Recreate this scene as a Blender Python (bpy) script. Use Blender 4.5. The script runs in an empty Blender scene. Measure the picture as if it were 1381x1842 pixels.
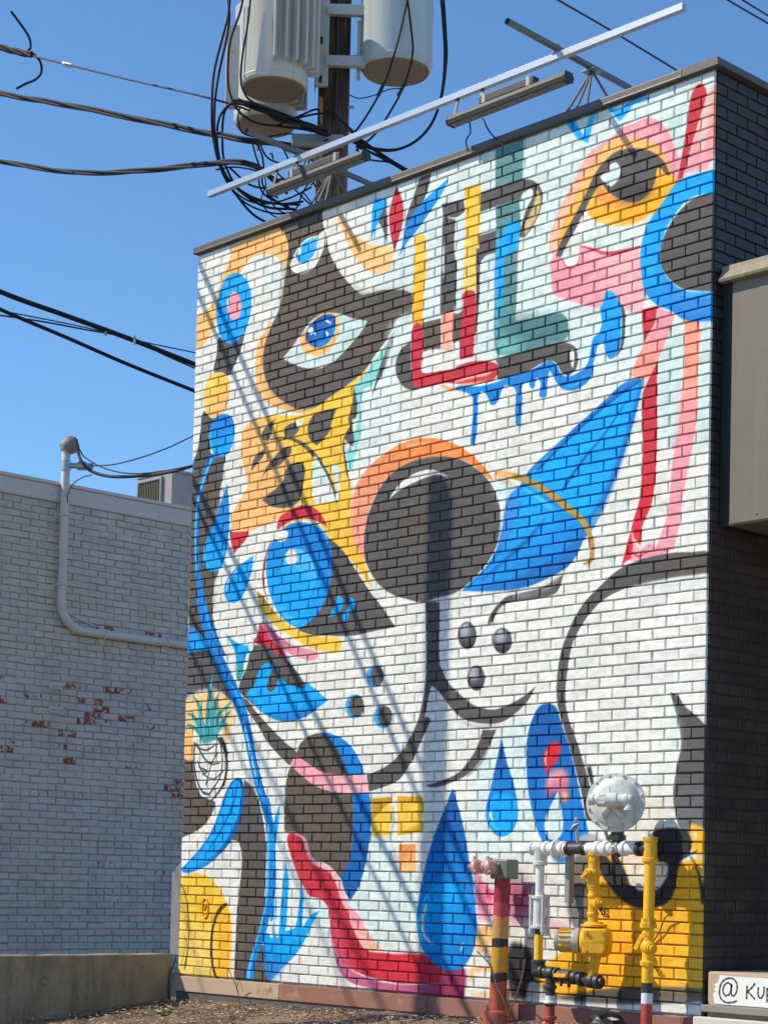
import bpy, bmesh, math, random
import numpy as np
from mathutils import Vector, Matrix

scene = bpy.context.scene
rnd = random.Random(7)

# ---------------------------------------------------------------- camera (solved from the brick courses of the wall)
F_PX, CX, CY = 3418.03, 690.5, 1430.3          # focal length and principal point in photo pixels (1381 x 1842)
RM = np.array([[0.69011673, 0.72332203, 0.02332697],
               [-0.01837182, 0.04973286, -0.99859357],
               [-0.72346484, 0.68871757, 0.04761022]])
CAM = np.array([11.72374647, -9.00852005, 0.71890428])
cam_data = bpy.data.cameras.new('camera')
cam = bpy.data.objects.new('camera', cam_data)
scene.collection.objects.link(cam)
cam.matrix_world = Matrix(((RM[0][0], -RM[1][0], -RM[2][0], CAM[0]),
                           (RM[0][1], -RM[1][1], -RM[2][1], CAM[1]),
                           (RM[0][2], -RM[1][2], -RM[2][2], CAM[2]),
                           (0, 0, 0, 1)))
cam_data.sensor_fit = 'HORIZONTAL'
cam_data.sensor_width = 36.0
cam_data.lens = F_PX / 1381.0 * 36.0
cam_data.shift_x = 0.0
cam_data.shift_y = (CY - 921.0) / 1381.0
cam_data.clip_start = 0.1
cam_data.clip_end = 3000.0
scene.camera = cam

# ---------------------------------------------------------------- sky, sun, exposure
SUN = np.array([0.4754, 0.5140, -0.7140]); SUN = SUN / np.linalg.norm(SUN)   # direction the light travels
world = bpy.data.worlds.new("World"); scene.world = world; world.use_nodes = True
wn = world.node_tree.nodes; wl = world.node_tree.links
for n in list(wn): wn.remove(n)
sky = wn.new('ShaderNodeTexSky'); sky.sky_type = 'NISHITA'; sky.sun_disc = False
sky.sun_elevation = math.asin(-SUN[2])
sky.sun_rotation = math.atan2(-SUN[0], -SUN[1])
sky.altitude = 600; sky.air_density = 1.0; sky.dust_density = 0.0; sky.ozone_density = 3.0
bg = wn.new('ShaderNodeBackground'); bg.inputs['Strength'].default_value = 0.15
wo = wn.new('ShaderNodeOutputWorld')
tint = wn.new('ShaderNodeMix'); tint.data_type = 'RGBA'; tint.blend_type = 'MULTIPLY'; tint.inputs[0].default_value = 1.0
tint.inputs[7].default_value = (.74, 1.0, 1.17, 1)          # deep dry-air blue
wl.new(sky.outputs[0], tint.inputs[6]); wl.new(tint.outputs[2], bg.inputs['Color']); wl.new(bg.outputs[0], wo.inputs['Surface'])
sd = bpy.data.lights.new('sun', 'SUN'); sd.energy = 4.75; sd.angle = math.radians(0.53); sd.color = (1.0, 0.885, 0.72)
sun = bpy.data.objects.new('sun', sd); scene.collection.objects.link(sun)
sun.rotation_euler = Vector(SUN).to_track_quat('-Z', 'Y').to_euler()
sun.location = (-8, -8, 14)
scene.view_settings.view_transform = 'Standard'
scene.view_settings.look = 'None'
scene.view_settings.exposure = 0.05
scene.view_settings.gamma = 1.0
scene.view_settings.use_curve_mapping = False

# ---------------------------------------------------------------- helpers
def ray(x, y): return RM.T @ np.array([(x - CX) / F_PX, (y - CY) / F_PX, 1.0])
def at(x, y, axis, val):                         # point where the sight line meets the plane axis = val
    d = ray(x, y); return CAM + d * ((val - CAM[axis]) / d[axis])
def wy(x, y, d=0.0): return at(x, y, 1, -d)      # plane d metres in front of the painted wall
def deep(x, y, z): return CAM + ray(x, y) * z    # point z metres away
def proj(P):
    q = RM @ (np.asarray(P, float) - CAM); return CX + F_PX * q[0] / q[2], CY + F_PX * q[1] / q[2], q[2]

ORIGIN = {}
def empty(name, loc=(0, 0, 0)):
    o = bpy.data.objects.new(name, None); scene.collection.objects.link(o)
    o.location = loc; o.empty_display_size = 0.1; ORIGIN[o.name] = np.array(loc, float); return o
def tag(o, label=None, cat=None, group=None, kind=None):
    if label: o['label'] = label
    if cat: o['category'] = cat
    if group: o['group'] = group
    if kind: o['kind'] = kind
    return o
def thing(name, loc, label, cat, group=None): return tag(empty(name, loc), label, cat, group)
def org(o): return ORIGIN.get(o.name, np.zeros(3))

ZU = np.array([0, 0, 1.0]); XA = np.array([1.0, 0, 0]); YA = np.array([0, 1.0, 0])
class MB:
    def __init__(s): s.v = []; s.f = []; s.sm = []
    def add(s, vs, fs, smooth=False):
        b = len(s.v); s.v += [tuple(map(float, p)) for p in vs]
        s.f += [tuple(b + i for i in q) for q in fs]; s.sm += [smooth] * len(fs); return s
    def box(s, lo, hi, bev=0.0):
        x0, y0, z0 = lo; x1, y1, z1 = hi
        return s.hexa([(x0, y0, z0), (x1, y0, z0), (x1, y1, z0), (x0, y1, z0), (x0, y0, z1), (x1, y0, z1), (x1, y1, z1), (x0, y1, z1)])
    def hexa(s, c):
        return s.add(c, [(3, 2, 1, 0), (4, 5, 6, 7), (0, 1, 5, 4), (1, 2, 6, 5), (2, 3, 7, 6), (3, 0, 4, 7)])
    def obox(s, c, ax, ay, az, hx, hy, hz):      # oriented box
        c, ax, ay, az = (np.array(k, float) for k in (c, ax, ay, az))
        p = []
        for sz in (-1, 1):
            for sx, sy in ((-1, -1), (1, -1), (1, 1), (-1, 1)):
                p.append(c + ax * sx * hx + ay * sy * hy + az * sz * hz)
        return s.hexa(p)
    def tube(s, path, r, n=10, cap=True, closed=False, smooth=True):
        P = [np.array(p, float) for p in path]; m = len(P)
        R = r if hasattr(r, '__len__') else [r] * m
        up = None; vs = []
        for i in range(m):
            if closed: t = P[(i + 1) % m] - P[i - 1]
            else: t = P[min(i + 1, m - 1)] - P[max(i - 1, 0)]
            t = t / (np.linalg.norm(t) + 1e-12)
            if up is None:
                a = np.array([0, 0, 1.0]) if abs(t[2]) < .9 else np.array([1.0, 0, 0])
                up = np.cross(t, a)
            up = up - t * (up @ t); up = up / (np.linalg.norm(up) + 1e-12)
            w = np.cross(t, up)
            for k in range(n):
                a = 2 * math.pi * k / n
                vs.append(P[i] + R[i] * (math.cos(a) * up + math.sin(a) * w))
        fs = []
        for i in range(m if closed else m - 1):
            j = (i + 1) % m
            for k in range(n):
                fs.append((i * n + k, i * n + (k + 1) % n, j * n + (k + 1) % n, j * n + k))
        s.add(vs, fs, smooth)
        if cap and not closed:
            b = len(s.v) - m * n
            s.f.append(tuple(b + k for k in reversed(range(n)))); s.f.append(tuple(b + (m - 1) * n + k for k in range(n))); s.sm += [False, False]
        return s
    def cyl(s, a, b, r, n=14, r2=None): return s.tube([a, b], [r, r if r2 is None else r2], n)
    def lathe(s, c, axis, prof, n=24):           # prof: (distance along axis, radius)
        c = np.array(c, float); axis = np.array(axis, float)
        axis /= np.linalg.norm(axis)
        P = [c + axis * h for h, r in prof]; R = [max(r, 1e-4) for h, r in prof]
        a = np.array([0, 0, 1.0]) if abs(axis[2]) < .9 else np.array([1.0, 0, 0])
        u = np.cross(axis, a); u /= np.linalg.norm(u); w = np.cross(axis, u)
        vs = []; m = len(P)
        for i in range(m):
            for k in range(n):
                t = 2 * math.pi * k / n; vs.append(P[i] + R[i] * (math.cos(t) * u + math.sin(t) * w))
        fs = [(i * n + k, i * n + (k + 1) % n, (i + 1) * n + (k + 1) % n, (i + 1) * n + k) for i in range(m - 1) for k in range(n)]
        s.add(vs, fs, True)
        b = len(s.v) - m * n
        s.f.append(tuple(b + k for k in reversed(range(n)))); s.f.append(tuple(b + (m - 1) * n + k for k in range(n))); s.sm += [False, False]
        return s
    def prism(s, pts, off):                      # polygon pts (3d) extruded by off
        n = len(pts); off = np.array(off, float)
        vs = [np.array(p, float) for p in pts] + [np.array(p, float) + off for p in pts]
        fs = [tuple(reversed(range(n))), tuple(range(n, 2 * n))] + [(i, (i + 1) % n, n + (i + 1) % n, n + i) for i in range(n)]
        return s.add(vs, fs)
    def sphere(s, c, r, n=12, m=8, sc=(1, 1, 1)):
        vs = []; fs = []
        for i in range(m + 1):
            th = math.pi * i / m
            for k in range(n):
                ph = 2 * math.pi * k / n
                vs.append((c[0] + sc[0] * r * math.sin(th) * math.cos(ph), c[1] + sc[1] * r * math.sin(th) * math.sin(ph), c[2] + sc[2] * r * math.cos(th)))
        for i in range(m):
            for k in range(n): fs.append((i * n + k, (i + 1) * n + k, (i + 1) * n + (k + 1) % n, i * n + (k + 1) % n))
        return s.add(vs, fs, True)
    def build(s, name, mat, parent=None, autosmooth=True):
        me = bpy.data.meshes.new(name); o0 = org(parent) if parent else np.zeros(3)
        me.from_pydata([(p[0] - o0[0], p[1] - o0[1], p[2] - o0[2]) for p in s.v], [], s.f)
        bm = bmesh.new(); bm.from_mesh(me); bmesh.ops.recalc_face_normals(bm, faces=bm.faces); bm.to_mesh(me); bm.free()
        me.polygons.foreach_set('use_smooth', s.sm)
        me.materials.append(mat); me.update()
        if any(s.sm): me.set_sharp_from_angle(angle=math.radians(38))
        ob = bpy.data.objects.new(name, me); scene.collection.objects.link(ob)
        if parent: ob.parent = parent; ORIGIN[ob.name] = o0
        return ob

def bevel(o, w=0.004, seg=2):
    b = o.modifiers.new('bevel', 'BEVEL'); b.width = w; b.segments = seg; b.limit_method = 'ANGLE'; b.angle_limit = math.radians(40); return o

def smooth_path(pts, n=8, closed=False):         # chord-scaled Hermite through points (any dimension)
    P = [np.array(p, float) for p in pts]; m = len(P); out = []
    def tan(i):
        if not closed and i == 0: return P[1] - P[0], 1
        if not closed and i == m - 1: return P[-1] - P[-2], 1
        a, b, c = P[i - 1], P[i], P[(i + 1) % m]
        l = np.linalg.norm(b - a) + np.linalg.norm(c - b) + 1e-9
        return (c - a) / l, 0
    for i in range(m if closed else m - 1):
        a, b = P[i], P[(i + 1) % m]; L = np.linalg.norm(b - a)
        ta, ea = tan(i); tb, eb = tan((i + 1) % m)
        ta = ta if ea else ta * L; tb = tb if eb else tb * L
        for k in range(n):
            t = k / n; t2 = t * t; t3 = t2 * t
            out.append((2*t3-3*t2+1)*a + (t3-2*t2+t)*ta + (-2*t3+3*t2)*b + (t3-t2)*tb)
    if not closed: out.append(P[-1])
    return out

# ---------------------------------------------------------------- materials
def lin(c):
    return tuple(((v / 255) / 12.92 if v / 255 <= .04045 else ((v / 255 + .055) / 1.055) ** 2.4) for v in c)
def newmat(name):
    m = bpy.data.materials.new(name); m.use_nodes = True
    nt = m.node_tree; return m, nt, nt.nodes['Principled BSDF']
def N(nt, t, **kw):
    n = nt.nodes.new(t)
    for k, v in kw.items(): setattr(n, k, v)
    return n
def setc(sock, c): sock.default_value = (c[0], c[1], c[2], 1)
def mixc(nt, fac, a, b, mode='MIX'):
    n = N(nt, 'ShaderNodeMix', data_type='RGBA', blend_type=mode)
    for s, v in ((n.inputs[0], fac), (n.inputs[6], a), (n.inputs[7], b)):
        if isinstance(v, bpy.types.NodeSocket): nt.links.new(v, s)
        elif isinstance(v, (int, float)): s.default_value = v
        else: setc(s, v)
    return n.outputs[2]
def noise(nt, vec, scale, detail=4, rough=.6):
    n = N(nt, 'ShaderNodeTexNoise'); n.inputs['Scale'].default_value = scale; n.inputs['Detail'].default_value = detail; n.inputs['Roughness'].default_value = rough
    if vec is not None: nt.links.new(vec, n.inputs['Vector'])
    return n.outputs['Fac']
def ramp(nt, fac, stops, interp='LINEAR'):
    r = N(nt, 'ShaderNodeValToRGB'); r.color_ramp.interpolation = interp
    e = r.color_ramp.elements
    while len(e) > 1: e.remove(e[-1])
    e[0].position = stops[0][0]; e[0].color = (*stops[0][1], 1)
    for p, c in stops[1:]:
        k = e.new(p); k.color = (*c, 1)
    nt.links.new(fac, r.inputs[0]); return r.outputs[0]
def bump(nt, bsdf, h, strength=.3, dist=.01):
    b = N(nt, 'ShaderNodeBump'); b.inputs['Strength'].default_value = strength; b.inputs['Distance'].default_value = dist
    nt.links.new(h, b.inputs['Height']); nt.links.new(b.outputs[0], bsdf.inputs['Normal'])
def wpos(nt): return N(nt, 'ShaderNodeNewGeometry').outputs['Position']
def plain(name, rgb, rough=.6, metal=0.0, var=.18, scale=12, dirt=None, bumps=.15, bscale=80, bdist=.004):
    m, nt, b = newmat(name); P = wpos(nt); c = lin(rgb)
    n1 = noise(nt, P, scale, 5)
    col = mixc(nt, n1, tuple(v * (1 - var) for v in c), tuple(min(1, v * (1 + var)) for v in c))
    if dirt:
        n2 = noise(nt, P, dirt[1], 6, .7)
        col = mixc(nt, ramp(nt, n2, [(dirt[2], (0, 0, 0)), (min(1, dirt[2] + .12), (1, 1, 1))]), col, lin(dirt[0]))
    nt.links.new(col, b.inputs['Base Color'])
    b.inputs['Roughness'].default_value = rough; b.inputs['Metallic'].default_value = metal
    if bumps: bump(nt, b, noise(nt, P, bscale, 4), bumps, bdist)
    return m
def bands(name, axis, stops, rough=.55, wob=.02, wear=None):   # paint bands along an axis (world metres), wobbly edges
    m, nt, b = newmat(name); P = wpos(nt)
    sx = N(nt, 'ShaderNodeSeparateXYZ'); nt.links.new(P, sx.inputs[0])
    lo = stops[0][0]; hi = stops[-1][0] + .001
    nz = noise(nt, P, 9, 3)
    ad = N(nt, 'ShaderNodeMath', operation='MULTIPLY_ADD'); nt.links.new(nz, ad.inputs[0]); ad.inputs[1].default_value = wob * 2; nt.links.new(sx.outputs[axis], ad.inputs[2])
    mr = N(nt, 'ShaderNodeMapRange'); nt.links.new(ad.outputs[0], mr.inputs[0]); mr.inputs[1].default_value = lo + wob; mr.inputs[2].default_value = hi + wob
    col = ramp(nt, mr.outputs[0], [((p - lo) / (hi - lo), lin(c)) for p, c in stops], 'CONSTANT')
    col = mixc(nt, .5, col, ramp(nt, noise(nt, P, 30, 5), [(.25, (.35, .35, .35)), (.75, (.72, .72, .72))]), 'OVERLAY')
    if wear: col = mixc(nt, ramp(nt, noise(nt, P, 25, 6, .75), [(.6, (0, 0, 0)), (.68, (1, 1, 1))]), col, lin(wear))
    nt.links.new(col, b.inputs['Base Color']); b.inputs['Roughness'].default_value = rough
    bump(nt, b, noise(nt, P, 90, 4), .12, .004)
    return m

def brick_tone(nt, P, ax, z0, parity, lo, hi):   # each brick took the paint a little differently
    sx = N(nt, 'ShaderNodeSeparateXYZ'); nt.links.new(P, sx.inputs[0])
    def M(op, a, b=None):
        n = N(nt, 'ShaderNodeMath', operation=op)
        for i, v in enumerate((a, b)):
            if v is None: continue
            if isinstance(v, (int, float)): n.inputs[i].default_value = v
            else: nt.links.new(v, n.inputs[i])
        return n.outputs[0]
    row = M('FLOOR', M('DIVIDE', M('SUBTRACT', sx.outputs[2], z0), 0.2032 / 3))
    sh = M('MULTIPLY', M('FLOORED_MODULO', M('ADD', row, parity), 2.0), .5)
    col = M('FLOOR', M('ADD', M('DIVIDE', sx.outputs[ax], 0.2032), sh))
    cb = N(nt, 'ShaderNodeCombineXYZ'); nt.links.new(row, cb.inputs[0]); nt.links.new(col, cb.inputs[1])
    w = N(nt, 'ShaderNodeTexWhiteNoise', noise_dimensions='2D'); nt.links.new(cb.outputs[0], w.inputs['Vector'])
    mr = N(nt, 'ShaderNodeMapRange'); nt.links.new(w.outputs['Value'], mr.inputs[0]); mr.inputs[3].default_value = lo; mr.inputs[4].default_value = hi
    return mr.outputs[0]
def scaled(nt, P, sc):
    mp = N(nt, 'ShaderNodeMapping'); mp.inputs['Scale'].default_value = sc; nt.links.new(P, mp.inputs[0]); return mp.outputs[0]
def times(nt, col, val):
    n = N(nt, 'ShaderNodeVectorMath', operation='SCALE'); nt.links.new(col, n.inputs[0]); nt.links.new(val, n.inputs['Scale']); return n.outputs[0]
def streaky(name, rgb, stain, rough=.5, amt=.55, metal=0.0):   # sheet metal with water streaks and scuffs
    m, nt, b = newmat(name); P = wpos(nt); c = lin(rgb)
    col = mixc(nt, noise(nt, P, 2.5, 5), tuple(v * .9 for v in c), tuple(v * 1.1 for v in c))
    st = ramp(nt, noise(nt, scaled(nt, P, (22, 22, .9)), 1, 5, .65), [(.50, (0, 0, 0)), (.72, (amt,) * 3)])
    col = mixc(nt, st, col, lin(stain))
    col = mixc(nt, ramp(nt, noise(nt, P, 60, 3, .8), [(.70, (0, 0, 0)), (.74, (.5,) * 3)]), col, tuple(v * 1.5 for v in c))
    nt.links.new(col, b.inputs['Base Color']); b.inputs['Roughness'].default_value = rough; b.inputs['Metallic'].default_value = metal
    bump(nt, b, noise(nt, P, 3, 3), .12, .02); return m
def worn(name, rgb, rust, rough=.45, level=.60):              # enamel paint with grime, chips and rust bleeding
    m, nt, b = newmat(name); P = wpos(nt); c = lin(rgb)
    col = mixc(nt, noise(nt, P, 18, 5), tuple(v * .82 for v in c), tuple(min(1, v * 1.1) for v in c))
    col = mixc(nt, ramp(nt, noise(nt, scaled(nt, P, (30, 30, 5)), 1, 6, .7), [(.48, (0, 0, 0)), (.75, (.6,) * 3)]), col, tuple(v * .55 for v in lin(rust)))
    n2 = noise(nt, P, 42, 6, .8)
    col = mixc(nt, ramp(nt, n2, [(level, (0, 0, 0)), (level + .03, (1, 1, 1))]), col, lin(rust))
    nt.links.new(col, b.inputs['Base Color'])
    nt.links.new(ramp(nt, n2, [(level - .1, (rough,) * 3), (level + .05, (.85,) * 3)]), b.inputs['Roughness'])
    bump(nt, b, noise(nt, P, 110, 5, .7), .3, .004); return m
# ---------------------------------------------------------------- the mural: paint shapes drawn in code onto the wall's own plane
BR, CO = 0.2032, 0.2032 / 3.0                    # brick pitch and course height
NB, NC = 24.5, 83
WW, WH = BR * NB, CO * NC                        # painted wall 4.98 x 5.62 m
TX = 0.0026
TW, TH = int(WW / TX), int(WH / TX)
C_ = dict(W=(237, 238, 229), WM=(221, 237, 233), MT=(203, 229, 224), K=(93, 90, 88), KB=(101, 91, 83), KD=(56, 55, 59), G=(126, 130, 132), GL=(182, 188, 192),
          O=(251, 197, 122), OL=(253, 212, 148), OD=(242, 148, 78), Y=(251, 207, 74), YL=(251, 218, 112), YO=(251, 188, 44), MU=(202, 154, 36),
          B=(2, 174, 248), BL=(88, 198, 252), B2=(16, 136, 220), B3=(18, 100, 178), BD=(20, 76, 156), BV=(62, 146, 226),
          R=(207, 54, 70), RB=(226, 44, 62), P=(245, 166, 176), PL=(249, 188, 190), S=(251, 168, 140), SL=(250, 194, 168), M=(202, 106, 142), MD=(160, 54, 94),
          T=(94, 145, 147), TD=(70, 118, 122), A=(142, 224, 218), AT=(62, 158, 166), TAN=(192, 152, 80), TANL=(218, 192, 138), OLV=(154, 132, 46))
FR = dict(A=(340, 380, 3.0022), B=(660, 280, 3.0022), C=(920, 140, 2.9957), D=(340, 720, 3.0022), E=(620, 720, 3.0022), F=(920, 560, 2.9957),
          G=(300, 1080, 3.0022), H=(600, 1100, 3.0022), I=(920, 1000, 2.9957), J=(300, 1382, 3.0022), K=(700, 1382, 3.0022), L4=(1150, 960, 6.14),
          L5=(1150, 1250, 6.14), L6=(1150, 1540, 6.1), S1=(330, 430, 7.368), M=(1040, 1380, 3.988), Z=(0, 0, 1), N1=(940, 1380, 8.63), N3=(1140, 1440, 9.207), T4=(820, 1377, 1.697), N4=(840, 1500, 10.233))
paint = np.empty((TH, TW, 3), np.float32); paint[:] = C_['W']
_A = RM @ np.array([[1, 0], [0, 0], [0, 1.0]]); _b = -RM @ CAM
_K = np.array([[F_PX, 0, CX], [0, F_PX, CY], [0, 0, 1]])
HOM = _K @ np.column_stack([_A, _b])             # (X, Z, 1) -> photo pixel
IHOM = np.linalg.inv(HOM)
def totex(fr, pts):
    x0, y0, sc = FR[fr]; q = np.asarray(pts, float)
    px = np.column_stack([x0 + q[:, 0] / sc, y0 + q[:, 1] / sc, np.ones(len(q))]) @ IHOM.T
    return np.column_stack([px[:, 0] / px[:, 2] / TX, px[:, 1] / px[:, 2] / TX])
def parse(s):
    out = []
    for t in s.split():
        c = t.endswith('!'); out.append((tuple(float(v) for v in t.rstrip('!').split(',')), c))
    return out
def closed_curve(pp, n=7):
    P = [np.array(a[0][:2]) for a in pp]; cr = [a[1] for a in pp]; m = len(P); out = []
    def tan(i):
        a, b, c = P[i - 1], P[i], P[(i + 1) % m]
        return (c - a) / (np.linalg.norm(b - a) + np.linalg.norm(c - b) + 1e-9)
    for i in range(m):
        j = (i + 1) % m; a, b = P[i], P[j]; L = np.linalg.norm(b - a)
        ta = (b - a) if cr[i] else tan(i) * L
        tb = (b - a) if cr[j] else tan(j) * L
        for k in range(n):
            t = k / n; t2 = t * t; t3 = t2 * t
            out.append((2*t3-3*t2+1)*a + (t3-2*t2+t)*ta + (-2*t3+3*t2)*b + (t3-t2)*tb)
    return np.array(out)
def fill(mask, poly, ox, oy):                    # even-odd scanline
    x = poly[:, 0] - ox; y = poly[:, 1] - oy; x2 = np.roll(x, -1); y2 = np.roll(y, -1)
    h, w = mask.shape
    for r in range(max(0, int(y.min()) - 1), min(h, int(y.max()) + 2)):
        yc = r + .5; k = (y <= yc) != (y2 <= yc)
        if not k.any(): continue
        xs = np.sort(x[k] + (yc - y[k]) / (y2[k] - y[k]) * (x2[k] - x[k]))
        for a, b in zip(xs[0::2], xs[1::2]):
            ia, ib = int(math.ceil(a - .5)), int(math.floor(b - .5)) + 1
            if ib > 0 and ia < w: mask[r, max(ia, 0):min(ib, w)] = 1
def blur(m, r):
    for ax in (0, 1):
        for _ in range(2):
            c = np.cumsum(np.pad(m, [(r + 1, r) if a == ax else (0, 0) for a in (0, 1)], mode='edge'), axis=ax)
            m = (c[2*r+1:] - c[:-2*r-1]) / (2*r+1) if ax == 0 else (c[:, 2*r+1:] - c[:, :-2*r-1]) / (2*r+1)
    return m
_rng = np.random.default_rng(3)
def lay(polys, col, fr, soft=0, g=None, op=1.0):
    allp = np.vstack(polys); pad = int(soft * 3) + 3
    x0 = max(0, int(allp[:, 0].min()) - pad); x1 = min(TW, int(allp[:, 0].max()) + pad)
    y0 = max(0, int(allp[:, 1].min()) - pad); y1 = min(TH, int(allp[:, 1].max()) + pad)
    if x1 <= x0 or y1 <= y0: return
    m = np.zeros((y1 - y0, x1 - x0), np.float32)
    for q in polys: fill(m, q, x0, y0)
    m = blur(m, max(1, int(soft))) if soft else blur(m, 1)
    m = (m * op)[:, :, None]
    c = np.array(C_[col] if isinstance(col, str) else col, np.float32)[None, None, :]
    if g:                                        # second paint blended in along a line
        c2, gx0, gy0, gx1, gy1 = g; c2 = np.array(C_[c2] if isinstance(c2, str) else c2, np.float32)
        yy, xx = np.mgrid[y0:y1, x0:x1]; X = (xx + .5) * TX; Z = (yy + .5) * TX
        w = HOM[2, 0] * X + HOM[2, 1] * Z + HOM[2, 2]
        px = (HOM[0, 0] * X + HOM[0, 1] * Z + HOM[0, 2]) / w; py = (HOM[1, 0] * X + HOM[1, 1] * Z + HOM[1, 2]) / w
        fx, fy, sc = FR[fr]; px = (px - fx) * sc; py = (py - fy) * sc
        dx, dy = gx1 - gx0, gy1 - gy0
        t = np.clip(((px - gx0) * dx + (py - gy0) * dy) / (dx * dx + dy * dy), 0, 1)[:, :, None]; t = t * t * (3 - 2 * t)
        c = c * (1 - t) + c2[None, None, :] * t
    paint[y0:y1, x0:x1] = paint[y0:y1, x0:x1] * (1 - m) + c * m
def p(col, fr, s, soft=0, g=None, op=1.0): lay([totex(fr, closed_curve(parse(s)))], col, fr, soft, g, op)
def e(col, fr, cx, cy, rx, ry, rot=0, soft=0, g=None, op=1.0):
    a = np.linspace(0, 2 * math.pi, 48, endpoint=False); c, s_ = math.cos(math.radians(rot)), math.sin(math.radians(rot))
    lay([totex(fr, np.column_stack([cx + rx * np.cos(a) * c - ry * np.sin(a) * s_, cy + rx * np.cos(a) * s_ + ry * np.sin(a) * c]))], col, fr, soft, g, op)
def s(col, fr, st, soft=0, g=None, op=1.0):      # brush stroke: x,y,width
    P = smooth_path([a[0] for a in parse(st)], 6); L = []; Rr = []
    for i in range(len(P)):
        d = (P[min(i + 1, len(P) - 1)] - P[max(i - 1, 0)])[:2]; d = d / (np.linalg.norm(d) + 1e-9)
        nrm = np.array([-d[1], d[0]]) * P[i][2] / 2; L.append(P[i][:2] + nrm); Rr.append(P[i][:2] - nrm)
    polys = [totex(fr, np.array([L[i], L[i+1], Rr[i+1], Rr[i]])) for i in range(len(P) - 1)]
    for q in (P[0], P[-1]):
        if q[2] > 5:
            a = np.linspace(0, 2 * math.pi, 14, endpoint=False); polys.append(totex(fr, np.column_stack([q[0] + np.cos(a) * q[2] / 2, q[1] + np.sin(a) * q[2] / 2])))
    lay(polys, col, fr, soft, g, op)

# soft mint wash on the whites, upper right and middle
p('WM', 'Z', '700,250 900,230 1290,120 1290,480 1280,760 1120,700 960,640 760,690 700,560 660,430', 30, op=.9)
p('WM', 'Z', '480,660 540,640 660,620 720,760 640,830 560,760', 25, op=.7)
p('MT', 'Z', '1180,250 1285,160 1285,330 1200,330', 18, op=.6)
p('MT', 'Z', '1190,640 1275,600 1275,790 1190,800', 14, op=.7)
p('WM', 'Z', '560,1480 700,1500 760,1640 700,1700 560,1660', 22, op=.9)
p('WM', 'Z', '880,1330 960,1290 950,1500 860,1540 840,1480', 16, op=.9)
# ---- upper left: peach bands, dark face
p('O', 'A', '230,187! 490,82! 518,130 532,190 528,280 512,380 496,470 486,480 505,380 512,320 490,262 440,235 395,232 340,250 305,285 275,340 235,400 190,430 160,520 135,620 100,690 66,735 36,748! 42,562! 85,540 122,498 148,440 170,385 200,310 222,250')
p('OL', 'A', '150,440 120,500 130,560 150,500', 6, op=.6)
p('WM', 'A', '345,260 400,236 470,250 510,300 506,400 480,480 440,430 400,330', 14, op=.6)
p('GL', 'A', '500,330 520,300 505,420 470,520 430,620 425,600 470,500 490,420', 3, op=.55)
p('O', 'A', '440,600 405,650 370,715 358,800 360,880 365,960 395,1010 450,1050 520,1075 600,1090 700,1060 640,1000 480,960 420,860 430,760 470,640')
p('KB', 'A', '484,86! 600,42! 718,-8! 722,60 740,150 752,205 775,262 822,340 880,408 930,448 960,446 1040,426 1100,422 1180,432 1208,458! 1202,545! 1150,555 1120,585 1096,640 1060,702 1000,782 955,850 900,905 830,957 760,1002 700,1048 640,1067 570,1060 500,1020 440,960 408,885 398,800 412,705 448,612 480,540 500,470 515,370 530,262 535,190 515,120')
p('K', 'A', '420,820 700,760 900,800 950,850 830,957 700,1048 640,1067 570,1060 500,1020 440,960', 10, op=.6)
p('K', 'A', '800,380 960,450 1180,432 1200,545 1000,560', 14, op=.6)
p('W', 'A', '545,292 555,260 575,215 605,175 640,145 690,130 725,105 742,125 738,180 715,240 680,300 640,326 590,338 555,318')
s('KB', 'A', '735,110,3 732,180,6 712,245,7 680,305,5')
p('B', 'A', '692,138! 645,150 605,185 575,235 588,265 618,282 660,250 686,205', g=('BL', 610, 250, 680, 150))
p('W', 'A', '590,205 605,190 600,240 585,235', 2)
p('O', 'A', '800,15! 812,60 840,130 880,225 930,290 990,332 1040,340 1082,310 1100,260 1106,190! 1060,186 1000,182 950,165 890,120 850,70 822,10!', 2, g=('OL', 840, 100, 1080, 300))
# eye on the dark face
p('WM', 'A', '505,795! 550,740 600,670 650,600 720,555 800,550 880,575 962,592! 930,650 880,710 830,765 770,820 700,848 620,845 560,825', g=('MT', 600, 800, 850, 600))
p('O', 'A', '640,625 700,560 770,548 805,575 812,640 790,710 740,765 690,782 630,765 598,715 605,665')
p('BD', 'A', '632,650 665,600 720,562 775,558 790,590 785,650 755,705 700,735 655,722 632,690', g=('B2', 640, 600, 780, 700))
p('WM', 'A', '640,640 665,625 670,660 650,665', 1); p('W', 'A', '740,585 765,600 762,608 735,592', 1); p('W', 'A', '735,645 752,660 745,675', 1); e('W', 'A', 680, 660, 5, 8)
s('W', 'A', '520,790,4 600,815,5 700,838,4 790,790,3', op=.7)
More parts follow.
